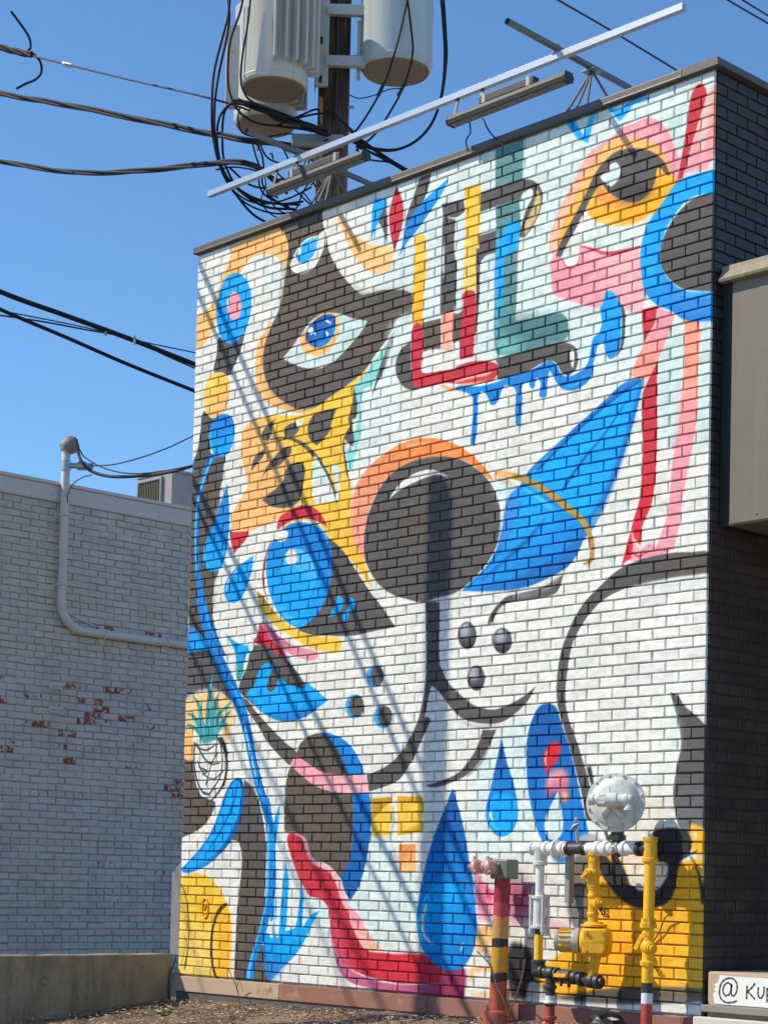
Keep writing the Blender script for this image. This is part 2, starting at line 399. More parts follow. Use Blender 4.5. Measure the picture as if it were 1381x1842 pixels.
# peach blue target
p('K', 'A', '165,680 292,660 282,740 258,800 236,850 215,885 140,872 132,850 148,780')
p('B', 'A', '258,333 308,370 332,430 336,500 325,580 300,650 258,702 215,714 178,690 156,630 148,560 152,480 172,410 210,350')
s('B2', 'A', '180,420,10 158,500,14 160,600,14 190,690,10', 3, op=.5)
p('P', 'A', '244,430 275,470 283,520 270,570 240,590 215,562 205,512 217,458'); p('W', 'A', '222,450 212,490 214,530 205,515 206,480', 1)
s('W', 'A', '335,420,4 342,500,5 330,590,4')
p('K', 'D', '78,60 120,96 150,100 130,160 118,225 118,285 150,300 195,305 188,350 182,420 165,500 162,560 142,600 150,700 150,850 158,930 140,970 128,1050 126,1120 130,1180 160,1290 200,1381! -25,1381! 0,1220! 12,400! 22,335 45,270 60,180')
p('KB', 'D', '20,420 150,430 150,920 130,1000 126,1120 60,1200 0,1220 12,500', 12, op=.8)
p('O', 'A', '150,870 190,874 215,912 218,980 206,1050 180,1092 140,1113 100,1096 80,1040 78,980 95,920 120,880', g=('YL', 190, 1000, 90, 960))
s('YL', 'A', '115,920,16 95,980,18 100,1060,14', 3, op=.8); p('Y', 'A', '140,900 195,890 200,980 140,1030 125,960', 10, op=.7)
p('B2', 'D', '192,74 228,88 245,140 241,210 215,282 180,302 140,292 112,240 108,180 126,120 156,84', g=('B', 200, 100, 150, 300))
s('B', 'D', '225,180,8 228,230,9 205,270,8', 2); s('BL', 'D', '118,170,5 112,220,5 128,270,5', 1)
s('B2', 'D', '150,290,30 110,330,26 78,420,24 52,530,22 42,650,22 40,800,22 50,960,30 66,1060,36 95,1190,46 135,1310,60 150,1381,62')
s('BL', 'D', '120,320,8 82,420,9 48,540,9 36,660,8 34,800,7 42,950,5')
s('B3', 'D', '80,1080,8 120,1200,10 160,1340,10', 2)
p('B', 'D', '205,450! 216,560 217,680 205,800 182,885 142,926 98,912 76,862 82,790 108,720 142,650 168,560 190,500', g=('B2', 80, 850, 230, 600))
s('BL', 'D', '95,790,6 84,850,6 105,905,5', 1)
p('B', 'D', '347,838! 338,920 312,1000 282,1070 242,1096 206,1082 190,1040 196,990 222,940 262,900 305,868')
s('W', 'D', '262,915,4 215,970,5 200,1030,4'); s('B2', 'D', '335,900,6 305,1000,8 270,1075,8', 2)
p('R', 'D', '222,712! 325,706! 302,760 270,792 243,830! 228,780')
# yellow nose
p('O', 'D', '375,92 300,150 282,230 287,330 306,400 318,450 288,520 250,580 232,640 226,708! 330,704 400,680 470,650 520,612 600,560 640,480 560,150')
p('Y', 'D', '962,-172! 905,-60 890,30 872,90 888,140 880,180 862,210 835,240 842,330 857,400 872,460 878,560 884,680 905,760 935,850 962,930 990,1025! 930,930 860,850 752,742 722,690 682,622 622,566 590,545 600,480 620,400 560,330 500,250 470,180 440,130 380,95! 470,80 560,84 640,66 700,30 760,-15 830,-65 900,-118')
p('YO', 'D', '840,760 900,740 935,850 985,1020 900,900', 8, op=.5)
p('O', 'D', '440,230 520,240 560,300 520,400 470,470 420,520 380,560 330,480 330,330 380,240', 14, op=.8)
p('A', 'D', '1085,-340! 1075,-280 1042,-190 1012,-130 990,-85 940,-60! 928,20 928,130 908,250 898,300 880,382! 860,372! 852,262 892,268 884,215 912,90 905,20 890,-80! 940,-130 985,-190 1040,-270')
p('K', 'D', '888,-82! 905,0 908,60 900,95 880,105! 882,150 890,210 884,250! 862,235 838,205! 838,260 848,320 856,380 866,440! 846,390 836,320 828,250 832,205! 850,170 868,140 858,100 876,50')
p('K', 'A', '1108,645! 1095,700 1082,760 1055,850 1012,935 985,1015! 1000,940 1032,830 1055,770 1080,690')
p('GL', 'A', '1100,690 1085,780 1050,880 1010,960 1060,830', 3, op=.4)
p('K', 'D', '472,95! 452,130 442,190 430,214 405,216 393,190 405,155 432,125')
p('K', 'D', '602,115! 590,165 560,195 525,196 511,165 525,140 562,122'); p('W', 'D', '577,110 622,98! 602,140 585,150 580,130')
p('K', 'D', '797,44! 772,110 757,170 720,215 690,246! 652,212 640,150 660,95 712,60')
p('K', 'D', '412,262! 402,300 370,340 333,384! 345,330 367,290')
p('K', 'D', '548,255 550,285 520,315 490,350 455,362 418,385 388,432! 418,360 450,320 480,282 520,255')
s('K', 'D', '440,212,8 520,202,12 600,230,20 670,290,24 720,360,22 760,430,20 780,490,18 795,548,12')
p('MT', 'D', '680,300 670,330 662,480 680,566! 740,552 812,540! 816,380 800,350 765,350 790,440 792,545! 770,470 740,400 700,330', g=('W', 680, 320, 760, 560))
p('K', 'D', '605,335 626,370 616,450 600,532 560,570 500,582 440,572 394,540! 430,505 472,475 510,430 520,380 550,346')
p('R', 'D', '500,622 560,588 620,565 680,585 722,632 748,688! 700,657 640,642 560,652 510,684 474,702! 480,655')
s('YL', 'D', '490,690,6 560,655,9 640,648,10 720,690,9 745,730,6')
# big eye left
p('K', 'D', '740,735! 800,780 850,840 900,920 980,1040 1050,1130 1113,1226! 1000,1247 880,1272 740,1272 640,1262 585,1230 620,1100 700,900')
s('R', 'D', '440,765,5 412,850,8 400,950,9 405,1020,6 425,1080,4')
p('B2', 'D', '600,660 680,672 738,722 766,790 771,900 756,1010 720,1110 660,1190 592,1228 520,1192 460,1110 425,1000 415,900 430,800 480,722 540,672', g=('B', 740, 760, 480, 1180))
s('BL', 'D', '640,668,7 705,690,9 745,750,7 762,820,4', 1); s('BL', 'D', '480,1120,22 530,1170,26 590,1205,18', 6, op=.8)
p('B', 'D', '575,800 640,830 677,900 682,980 655,1050 600,1086 550,1050 510,980 500,900 520,830', g=('BL', 560, 1000, 640, 860))
p('W', 'D', '555,800 580,830 580,870 560,892 530,882 520,850 533,815')
p('W', 'D', '470,700! 532,708 528,745 500,768 460,750!'); 
p('B', 'D', '805,1048! 832,1080 822,1130 790,1160 752,1172! 775,1130 795,1090'); p('B', 'D', '872,1064 894,1085 886,1130 862,1150 850,1192 828,1192 835,1150 860,1120')
p('Y', 'D', '363,1030! 400,1060 450,1130 520,1202 600,1250 700,1276 812,1286 822,1330 800,1368! 720,1352 640,1332 560,1282 480,1232 420,1172 385,1120', g=('OLV', 520, 1220, 400, 1080))
p('M', 'G', '518,112! 560,150 620,205 700,250 790,270 817,300 790,327 720,312 650,282 590,232 540,190 508,150', g=('P', 540, 160, 760, 310))
p('R', 'G', '498,118! 520,150 560,210 620,262 652,325! 590,302 530,262 480,232 466,215! 490,190')
# ---- lower left
p('K', 'G', '455,240! 540,250 600,292 650,325 702,388 747,448 800,480 862,540! 800,592 740,632 660,652 580,642 500,592 440,540 385,490! 400,430 430,368')
p('B', 'G', '540,338 566,350 562,390 546,430 540,470 556,496 582,480 596,440 612,420 650,450 700,470 742,474 755,440! 800,482 868,542! 810,586 740,632 660,652 580,642 510,602 452,542 430,512 452,480 476,450 490,400 512,356', g=('B2', 640, 560, 660, 650))
p('K', 'G', '392,530! 430,536 480,600 560,690 640,770 712,832 700,862 660,892! 600,832 540,762 500,692 440,602')
p('BV', 'G', '100,150! 140,146 190,200 235,268! 200,274 100,288!', g=('B', 120, 160, 180, 270)); s('BL', 'G', '145,150,5 195,205,7 232,262,5')
p('B', 'G', '312,172! 350,210 400,240 462,246 456,280 432,292 416,340 410,400 390,442! 376,420 376,340 365,272 340,222', g=('AT', 420, 260, 390, 430))
p('WM', 'G', '440,245 470,240 462,270 448,275', 2)
p('KD', 'G', '98,292! 235,268 272,330 302,400 352,520 322,545 300,500 230,480 170,490 120,520 98,540!', 5, op=.8)
p('GL', 'G', '108,520 135,510 125,545 104,560', 4, op=.8)
p('O', 'G', '90,560 125,530 180,500 250,494 312,510 342,550 360,622 350,690 325,770 305,740 290,700 150,700 146,850 120,868 85,848!', g=('OL', 100, 800, 260, 520))
p('KB', 'G', '86,852! 120,868 146,862 152,930 160,1000 192,1062 250,1082 262,1102 232,1172 182,1232 70,1290!')
p('W', 'G', '150,775 205,795 262,765 310,822 326,900 312,980 272,1042 222,1064 182,1032 152,950 142,862')
p('WM', 'G', '180,960 250,960 260,1020 220,1050 190,1020', 8)
for st in ('150,770,8 146,860,7 160,960,7 195,1040,8 235,1055,6', '312,800,14 324,890,13 310,980,11 270,1050,9 230,1090,5', '160,775,7 200,850,8 240,885,8 285,880,7', '165,870,6 200,940,7 250,965,6 300,930,6', '270,775,6 262,840,6 240,890,5 210,1000,5', '160,790,7 210,810,10 262,780,10', '290,770,7 300,870,6 285,960,6 240,1030,5', '170,900,4 215,925,10 190,945,5', '195,1035,6 230,1045,8 262,1000,5'):
    s('KD', 'G', st)
p('KD', 'G', '268,745! 300,740 330,830 322,850 300,800', 2)
for st in ('225,750,44 230,600,34 238,430,12 245,380,3', '205,750,40 185,640,24 170,560,18 148,525,6', '250,740,40 280,620,24 330,570,14 352,540,4', '195,740,36 165,660,24 135,620,18 112,612,8', '200,745,30 150,690,20 118,680,16 95,688,8', '245,745,36 300,660,24 340,600,10', '235,730,40 262,560,22 285,495,4', '240,745,30 275,700,26 320,670,14', '215,760,50 225,700,50'):
    s('AT', 'G', st)
for st in ('228,740,4 232,600,6 240,430,4', '200,730,4 182,630,5 160,560,3', '262,720,4 285,630,5 340,560,3', '180,720,4 155,665,5 120,625,4', '255,700,4 270,570,4 282,510,2', '270,720,5 310,680,4'):
    s('A', 'G', st, op=.7)
for st in ('214,740,4 214,600,5 226,470,3', '245,735,4 258,620,5', '190,745,4 160,690,5 110,665,5'):
    s('TD', 'G', st, op=.8)
p('A', 'G', '165,740 200,770 250,760 230,785 190,782', 3); p('W', 'G', '170,768 210,785 258,755 262,775 215,800 175,790', 2)
# blue banana and dark arch
p('K', 'J', '415,58! 455,95 490,170 515,260 530,350 536,480 531,640 521,800 502,930 548,1000 550,1155! 440,1150 362,1142! 368,1000 380,760 400,580 405,480 386,400 352,388! 400,260 418,140', g=('KB', 420, 200, 450, 900))
p('B2', 'J', '380,52 410,74 420,140 402,260 362,370 302,450 222,522 152,557 100,567 73,550! 120,500 190,420 240,340 280,240 310,150 345,80', g=('B3', 200, 450, 330, 480))
p('B', 'J', '375,66 396,85 402,140 385,250 345,350 290,430 215,500 150,538 100,548 95,545! 130,505 200,425 250,345 290,245 322,155 350,92')
s('B3', 'J', '380,85,6 365,160,10 340,240,9 290,340,9 240,420,7 225,445,4'); s('BL', 'J', '120,548,6 190,528,10 270,460,8', 4, op=.5)
s('W', 'J', '335,60,4 300,130,6 275,200,6', 2)
# stem and grass
s('B2', 'G', '180,-10,48 215,130,50 250,250,52 300,360,56 350,470,58 395,570,56 430,690,46 455,820,44 485,960,40 525,1090,40 552,1210,36 566,1330,40')
for st, c, w in (('195,0,10 235,150,10 280,280,12 350,440,12 415,600,12', 'B', 0), ('402,600,16 440,760,14 470,920,12 515,1080,12', 'B', 0), ('430,640,5 462,790,6 500,940,6 535,1080,5', 'BD', 0), ('415,650,4 445,800,5 480,950,5', 'W', 0), ('240,180,8 300,330,10 360,460,10', 'B3', 0)):
    s(c, 'G', st)
s('B2', 'J', '540,170,26 556,300,38 562,420,44 562,560,44 552,700,40 525,860,34 485,980,34 455,1080,40 446,1130,42')
s('BL', 'J', '546,300,8 548,430,12 545,580,12 535,720,10 505,860,9 470,980,10 445,1080,14 440,1130,18'); s('BD', 'J', '565,330,6 580,450,7 578,560,6', op=.8)
p('B', 'J', '612,185! 603,300 586,420 590,560 585,680 572,820 560,830 555,560 558,420 575,300', g=('B2', 600, 200, 570, 700))
p('B', 'J', '640,500! 658,600 652,720 645,850 640,880 690,860 715,720 725,608! 738,700 732,860 770,800 828,768! 795,820 745,930 692,1012 622,1082 552,1155! 528,1080 520,960 528,880 570,920 578,700 592,720 585,900 600,920 612,780 628,600', g=('B2', 620, 900, 560, 1130))
s('W', 'J', '582,690,3 582,800,5 588,910,4'); s('B3', 'J', '520,880,6 530,1010,8 550,1130,6')
p('BV', 'J', '520,1040 640,1060 560,1155 530,1100', 8, op=.6)
# yellow round lower left
p('Y', 'J', '40,600! 68,590 130,570 190,572 242,602 292,662 326,742 346,830 346,950 330,1142! 250,1140 40,1135!', g=('YL', 200, 700, 70, 1000))
p('YO', 'J', '285,700 326,742 346,830 346,950 330,1142 265,1138 262,1000 270,850', 10, op=.75); e('YO', 'J', 205, 755, 40, 75, 0, 12, op=.7)
s('OLV', 'J', '68,618,8 95,665,10 112,760,10 120,880,9 112,990,9 95,1085,10', op=.95); s('MU', 'J', '98,900,5 92,1000,6 75,1075,5', op=.8)
p((92, 72, 24), 'J', '325,728 322,745 285,782 262,840 250,900 247,990 255,1070 275,1138! 258,1138! 240,1060 234,980 238,890 252,820 275,765 300,738')
# centre: dark oval with blue and pink bands
p('KB', 'G', '850,718 775,730 720,775 700,832 680,880 655,930 642,1000 640,1250 690,1252 740,1292 780,1395 830,1412 882,1440 945,1512! 985,1402 1002,1300 1010,1150 1002,1040 977,930 942,830 897,750')
p('B2', 'G', '828,714! 880,720 950,750 1002,800 1042,870 1067,940 1092,1040 1102,1150 1097,1260 1082,1380 1052,1500 1022,1572 990,1622! 960,1572 938,1500! 985,1402 1006,1250 1006,1100 992,1000 962,900 922,810 872,745', g=('B3', 1000, 850, 1050, 1450))
p('P', 'G', '702,848 680,860 666,890! 720,942 800,1002 880,1032 960,1042 1092,1042! 1082,980 1070,945! 980,942 900,940 822,920 750,872', g=('PL', 700, 870, 1000, 1000))
p('K', 'G', '1078,942! 1150,936 1222,892 1282,822 1332,742 1362,640 1420,640 1381,740 1342,832 1302,902 1250,972 1150,1016 1092,1032!')
# red snake
p('M', 'J', '880,860 930,1000 980,1080 1100,1140 1250,1170 1381,1170 1500,1170 1610,1150! 1605,1235! 1381,1234 1200,1222 1100,1192 1000,1162 942,1112 900,1000', g=('MD', 1200, 1200, 1600, 1200))
p('R', 'J', '650,368 690,346 730,362 752,430 772,490 850,522 900,582 940,642 980,742 1050,832 1100,922 1180,1000 1381,1008 1420,1020 1610,1090! 1600,1160 1381,1165 1250,1165 1100,1130 1000,1090 945,1040 910,960 885,880 872,760 832,710 770,690 738,640 720,612 700,560 662,450')
p('RB', 'J', '1000,1040 1180,1010 1400,1012 1500,1060 1500,1120 1300,1130 1100,1110', 6, op=.7)
s('PL', 'J', '690,352,10 738,382,18 768,470,22 800,512,24 872,545,26 920,610,28 958,720,28 990,780,20', 2)
p('P', 'J', '982,745! 1040,802 1092,902 1182,1002! 1090,992 1050,960 1010,880 985,820', g=('SL', 1000, 800, 1100, 990))
s('M', 'J', '900,830,14 925,930,22 960,1030,26 1010,1090,24', 5, op=.55)
p('MD', 'K', '290,1090 405,1085 412,1150 392,1238! 280,1235!', 6)
# cubes
p('Y', 'H', '203,1012! 311,1004! 311,1090! 300,1212! 203,1216!'); p('MU', 'H', '203,1012! 311,1004! 311,1030! 255,1075! 205,1135!', 2)
p('Y', 'H', '343,1000! 478,1000! 476,1190! 343,1212!'); p('MU', 'H', '343,1000! 478,1000! 476,1190! 450,1192! 455,1040! 345,1030!', 2, op=.7); p('MU', 'H', '345,1195! 400,1180! 440,1160! 476,1190! 343,1212!', 2, op=.6)
s('GL', 'H', '318,1050,8 322,1130,12 308,1205,8', 3)
p('OD', 'H', '350,1262! 443,1256! 443,1410! 354,1410!', g=('O', 360, 1270, 420, 1390)); s('GL', 'H', '320,1290,30 330,1360,34 345,1410,14', 6, op=.8)
# ---- big nose, orange ring, blue feather
p('OD', 'E', '420,203 540,216 650,268 742,350 802,432 770,420 690,352 600,312 500,305 400,320 300,362 222,430 172,500 132,600 108,720 112,850 140,935! 100,860 58,800 35,690 38,560 68,445 138,352 240,270 330,222', g=('S', 500, 230, 60, 700))
s('OL', 'E', '330,245,4 400,235,8 450,232,4', 2); s('O', 'E', '40,480,10 34,600,16 38,720,14', 4, op=.7)
p('K', 'E', '520,303 622,320 722,380 792,460 832,560 839,650 826,760 792,842 732,922 652,1002 582,1046 500,1066 420,1091 340,1076 260,1051 190,1001 140,931 107,841 104,731 130,611 170,511 220,431 300,361 400,319')
p('KB', 'E', '300,560 480,580 480,760 300,720', 30, op=.6)
p('W', 'E', '238,535! 280,470 350,410 430,378 490,378 560,415! 500,402 440,416 380,442 300,482 265,510'); s('G', 'E', '300,590,6 350,560,10 400,540,6', 4, op=.6)
p('B2', 'Z', '1155,678! 1153,700 1140,754 1127,800 1110,847 1097,880 1083,914 1070,945 1050,970 1040,993 1020,1020 985,1040 950,1055 920,1061 873,1064 830,1063! 847,1046 873,1020 893,986 903,946 907,920 917,890 933,876 946,853 966,830 1003,797 1043,760 1087,720 1120,690', g=('B3', 940, 980, 1000, 1070))
p('B', 'Z', '1150,688! 1138,735 1122,790 1105,840 1088,885 1070,915 1048,930 1000,900 955,880 948,862 970,834 1005,802 1047,766 1090,727')
p('B', 'Z', '925,882! 945,880 990,905 1030,930 1045,955 1020,985 985,1010 940,1032 890,1050 845,1056! 880,1020 905,985 922,945 925,910', g=('B2', 960, 900, 1030, 1000))
s('B3', 'Z', '1152,684,4 1110,712,6 1060,754,5 1005,806,5 965,846,5'); s('B3', 'F', '700,420,6 650,590,18 590,780,30 520,960,40 460,1090,50', 4, op=.5)
s('B3', 'F', '620,480,4 500,660,10 400,780,12 300,920,16 270,970,10'); s('B3', 'E', '1080,640,8 980,760,24 880,850,22 740,970,14', 3, op=.85)
s('BL', 'E', '960,470,8 1020,510,20 1090,560,22 1120,600,10', 3); s('W', 'E', '860,520,14 850,620,18 845,700,10', 6, op=.6); p('BV', 'E', '890,500 930,490 930,640 850,800 830,790 855,660', 8, op=.8)
p('MT', 'E', '800,440 880,440 900,480 860,520 830,560 815,500', 8, op=.8)
p('WM', 'F', '430,1130 480,1060 460,1150 440,1200', 8, op=.5); p('W', 'E', '1290,700 1310,760 1260,840 1290,880 1330,820', 8, op=.8)
s('TAN', 'E', '820,395,24 900,408,34 1000,440,36 1100,500,38 1200,580,38 1280,650,34 1318,720,30 1334,800,26 1325,865,24 1290,885,14', 1); s('O', 'E', '818,400,26 850,400,36 890,408,34', 5); s('TANL', 'E', '830,430,14 900,450,14', 4)
p('K', 'E', '1182,940! 1140,1040 1040,1068 950,1080 880,1092 832,1130 795,1195 770,1218! 780,1170 820,1110 872,1062 950,1042 1060,1012')
p('GL', 'E', '900,1050 1040,1030 1170,930 1130,1000 1020,1050 920,1070', 5, op=.6)
s('B2', 'E', '702,-30,26 702,60,24 700,140,28 690,230,24'); s('B2', 'E', '940,-20,34 936,60,32 936,120,30')
# ---- script shapes at the top
p('B', 'B', '40,242 105,228! 100,302 70,342 40,402 20,455! 24,370'); p('K', 'B', '100,268! 110,350 106,474! 82,390 62,352')
p('R', 'B', '160,160! 190,240 196,330 172,440 148,514! 130,440 118,340 132,250'); p('K', 'B', '283,120! 347,92! 325,190 290,270 240,330 200,392! 215,320 250,220')
p('B', 'B', '438,122! 400,210 340,300 270,400 220,462 173,544! 200,430 220,350 290,260 360,190', g=('B2', 400, 180, 360, 300))
p('WM', 'A', '1080,620 1200,548 1380,560 1250,860 1100,930 1010,980 1060,850', 10, op=.6)
p('T', 'B', '692,-30! 845,-90! 840,110 832,250 822,420 812,600 806,780 800,892! 900,876 1000,852 1062,860 1086,920 1070,992 1000,1012 850,1062 750,1076 702,1070 686,1000 690,700 695,400 692,200')
p('K', 'B', '606,200! 750,152 870,128 925,155 946,210 936,290 896,380 850,442! 818,440! 840,350 862,282 895,215 888,178 842,200! 820,236! 700,272! 606,306!')
p('TANL', 'B', '915,182 936,222 930,290 890,370 852,430! 848,380 880,310 905,240', 2); s('TAN', 'B', '930,300,6 895,370,10 858,425,6', 2)
p('WM', 'B', '820,240! 838,236! 836,300 826,350! 818,340!')
p('T', 'B', '694,270! 820,236! 826,330 820,420 700,420!')
p('K', 'B', '600,432! 697,402! 697,522! 640,540 608,582!')
p('B', 'B', '760,362 822,358! 820,430 810,502 762,532 742,562 737,800 737,985 700,1002 690,902 695,500 730,420', 2, g=('T', 720, 600, 745, 980))
s('BL', 'B', '705,420,8 700,700,10 702,960,12', 3, op=.8); p('A', 'B', '700,1000 760,970 830,980 850,1040 760,1070 705,1060', 10, op=.6); p('TD', 'B', '745,880 1000,855 1080,920 1060,990 850,1040 760,960', 12, op=.5)
p('SL', 'B', '822,440 835,470 815,620 806,700 812,560', 5, op=.6)
p('K', 'B', '400,262! 520,234! 528,300! 476,342! 470,500 482,600 478,800 480,835 394,852! 400,600 405,400 408,300'); s('WM', 'B', '415,470,4 410,560,12 412,660,4', 2); s('W', 'B', '430,330,3 470,338,8 520,325,3')
p('Y', 'B', '522,172! 612,148! 610,300 602,500 596,722! 518,738! 520,600 530,400 528,250', g=('YL', 530, 300, 600, 650))
p('K', 'B', '588,500! 610,500! 606,750 592,952! 578,962 586,850', 1)
p('R', 'B', '540,728 580,736 586,850 580,960 572,1086! 500,1102! 498,960 510,800 515,750')
p('KB', 'B', '300,902! 397,878! 397,1042! 303,1062!'); p('KB', 'B', '455,852! 512,840! 500,1000! 458,1008!'); p('WM', 'B', '480,790 515,770 510,840 470,850', 2)
p('K', 'B', '235,1000! 180,1050 155,1122 165,1202 212,1258 275,1262! 240,1200')
p('S', 'B', '402,852! 464,838! 458,1100! 400,1122!', g=('SL', 400, 900, 460, 1100))
p('Y', 'B', '258,432! 312,424! 320,560 312,700 302,800 298,912! 244,908! 248,700 255,560', g=('YO', 280, 500, 260, 880))
p('W', 'B', '295,1070 400,1045 500,1100 470,1140 400,1162 300,1175', 2)
p('R', 'B', '265,903 298,918 302,1050 290,1130 302,1172 400,1162 468,1150 520,1122 600,1108 662,1112 706,1132 702,1180 672,1212 600,1222 500,1232 420,1227 330,1247 260,1252 240,1200 238,1000 245,930')
s('MD', 'B', '480,1140,10 520,1160,14 480,1190,10', 4, op=.6); s('SL', 'B', '470,1225,8 560,1195,16 640,1180,14 670,1165,6', 2); s('OD', 'B', '405,1245,10 460,1262,16 540,1235,12 680,1210,8', 3)
p('K', 'B', '692,1102! 800,1070 900,1040 1000,1015 1072,1010 1120,1032 1137,1090 1127,1150 1090,1190! 1050,1172 1020,1122 990,1106 940,1122 880,1157 780,1187 702,1212! 706,1132'); p('W', 'B', '1095,1050 1112,1048 1118,1100 1108,1145 1098,1120', 1)
p('B', 'B', '1300,728 1340,740 1366,790 1372,900 1366,1010 1340,1082 1310,1097 1285,1062 1275,1012 1250,1012 1235,1062 1220,1132 1210,1192 1180,1232 1120,1267 1060,1262 1020,1222 1000,1182 984,1165 970,1250 966,1300 930,1300 935,1222 912,1200 900,1256 880,1252 870,1222 838,1240 832,1400 804,1400 800,1262 742,1242 702,1332 670,1347 650,1302 620,1272 600,1302 595,1390 578,1390 575,1312 540,1282 468,1262! 500,1242 600,1246 700,1222 780,1187 880,1162 950,1122 990,1106 1020,1132 1050,1182 1090,1192 1140,1172 1190,1122 1205,1052 1220,982 1250,960 1265,902 1258,820 1273,760', g=('B2', 1300, 760, 1230, 1200))
s('KD', 'B', '1345,738,10 1378,820,18 1384,930,18 1372,1030,14 1345,1085,6', 1, op=.85); s('BL', 'B', '1080,1245,6 1130,1235,10 1175,1195,5', 2)
# ---- upper right eye
p('P', 'C', '235,978! 205,930 205,850 230,770 280,660 330,560 390,440 450,375 520,335 590,270 660,240 742,213 802,243 852,310 886,400 912,470! 902,560! 845,592 700,650 420,640 330,800 270,930', g=('SL', 780, 260, 300, 700))
p('PL', 'C', '560,340 640,290 760,280 840,370 870,440 800,380 700,320', 10, op=.6); p('P', 'C', '700,225 820,270 890,420 900,560 850,590 860,420 800,330', 6, op=.8)
p('O', 'C', '470,400 520,350 600,320 680,325 750,345 812,400 852,500 882,572 860,622 802,720 742,742 650,792 560,802 470,782 410,742 388,692 340,800 292,882 240,905! 270,800 320,680 370,560 420,480', g=('YO', 480, 380, 700, 720))
p('W', 'C', '392,700 420,750 480,790 600,800 700,770 745,735 760,720 720,820 690,905! 600,930 510,945 430,925 370,905! 355,960 330,1015 300,1012 285,960 300,900 340,820', 3); p('WM', 'C', '400,800 600,810 690,850 680,900 520,930 380,880', 15)
p('OD', 'C', '470,582 520,620 600,662 662,672 590,692 520,682 455,642', 5, op=.8)
p('K', 'C', '482,462! 440,530 400,620 350,720 300,810 260,890 230,985! 260,972 290,910 340,820 390,720 430,640 470,582 505,560!')
p('K', 'C', '640,380 720,384 790,420 832,470 850,527! 826,515 802,484 782,492 770,560 730,630 680,667 620,667 550,637 500,590 468,530 478,480 530,420 580,390', g=('KB', 650, 480, 760, 600))
p('KD', 'C', '560,600 640,560 760,600 700,660 620,665', 10, op=.6)
p('WM', 'C', '560,455 586,490 576,540 540,582 505,570 473,535! 500,508 522,498 528,470')
p('R', 'C', '1012,30 1046,60 1040,130 1002,250 972,350 946,450 920,542! 893,545! 910,450 930,330 945,230 960,120 980,60')
p('S', 'C', '1115,10! 1115,300! 1092,380 1085,480 1050,492 985,500 925,522! 960,400 1000,280 1040,150 1062,80', 4, g=('P', 1080, 100, 960, 480)); p('WM', 'C', '1060,90 1080,95 1060,200 1040,330 1020,400 1010,380 1035,200', 8, op=.8); p('WM', 'C', '1075,450 1092,400 1095,492 1050,494', 4)
p('P', 'C', '370,905 430,925 510,945 600,930 692,903! 695,1000 710,1080 716,1140 705,1262! 640,1262 580,1212 540,1150 510,1150 480,1232 400,1227 320,1202 250,1182 220,1152 214,1080 208,1000 225,962 270,972 290,1012 320,1022 350,1002 362,960', 2, g=('PL', 300, 1100, 640, 1000))
s('R', 'C', '368,905,6 430,922,14 510,945,18 600,930,12 690,905,5', 1, op=.85); s('R', 'C', '270,970,4 285,1008,8 318,1026,9 350,1008,7 366,960,4', 1, op=.7)
p('B', 'C', '290,240! 340,228! 385,312! 396,280 420,200! 462,178! 440,232 410,352! 350,320', 2, g=('BL', 380, 320, 430, 200)); p('B', 'C', '498,150! 535,140! 540,168 592,160 640,122 700,103 742,106 722,126 660,142 622,190 580,232! 550,200', 2, g=('BL', 560, 200, 720, 110))
p('R', 'F', '700,-10! 785,-30! 770,60 742,110 716,168! 705,100')
p('P', 'F', '790,-20! 880,15! 852,100 822,180 792,252 782,330! 735,362 690,362 632,342! 650,312 690,222 728,142 770,60', g=('S', 820, 60, 680, 300))
p('S', 'F', '930,40! 1012,40! 1012,150 1002,350 1002,500 987,650 952,830 922,1000 902,1150 872,1282! 802,1312 722,1342 650,1347 615,1330 640,1240 690,1285 740,1252 772,1272 802,1200 842,1080 852,950 867,800 892,650 907,500 922,350 927,150', g=('P', 980, 200, 860, 800)); s('PL', 'F', '910,380,16 890,600,20 868,800,18', 8, op=.6)
p('R', 'F', '782,278! 782,500 782,700 772,900 752,1040 717,1120 697,1182 692,1262! 660,1230 642,1330 620,1345 590,1375! 625,1240 660,1110 690,1000 700,850 705,700 700,600 705,450 740,360', g=('RB', 740, 600, 650, 1250))
s('SL', 'F', '645,1180,8 660,1250,14 690,1300,12', 2); s('R', 'F', '640,1290,5 680,1320,9 730,1300,4', 1)
p('B', 'C', '1110,492! 1110,620! 1000,632 940,662 880,732 830,812 805,902 800,982 820,1052 870,1112 940,1152 1110,1152! 1110,1305! 1020,1312 930,1302 850,1252 780,1222 722,1162 702,1082 692,982 700,882 730,792 790,702 840,632 880,572 950,532', g=('B2', 800, 980, 980, 1260))
p('BV', 'C', '800,1060 880,1130 960,1180 1090,1190 1090,1290 980,1270 860,1200 800,1130', 12, op=.7); s('BL', 'C', '870,1125,6 960,1165,22 1085,1170,24', 5, op=.8)
p('K', 'C', '1110,618! 1000,640 930,690 870,760 820,850 800,930 800,1000 830,1060 880,1112 950,1142 1110,1152!')
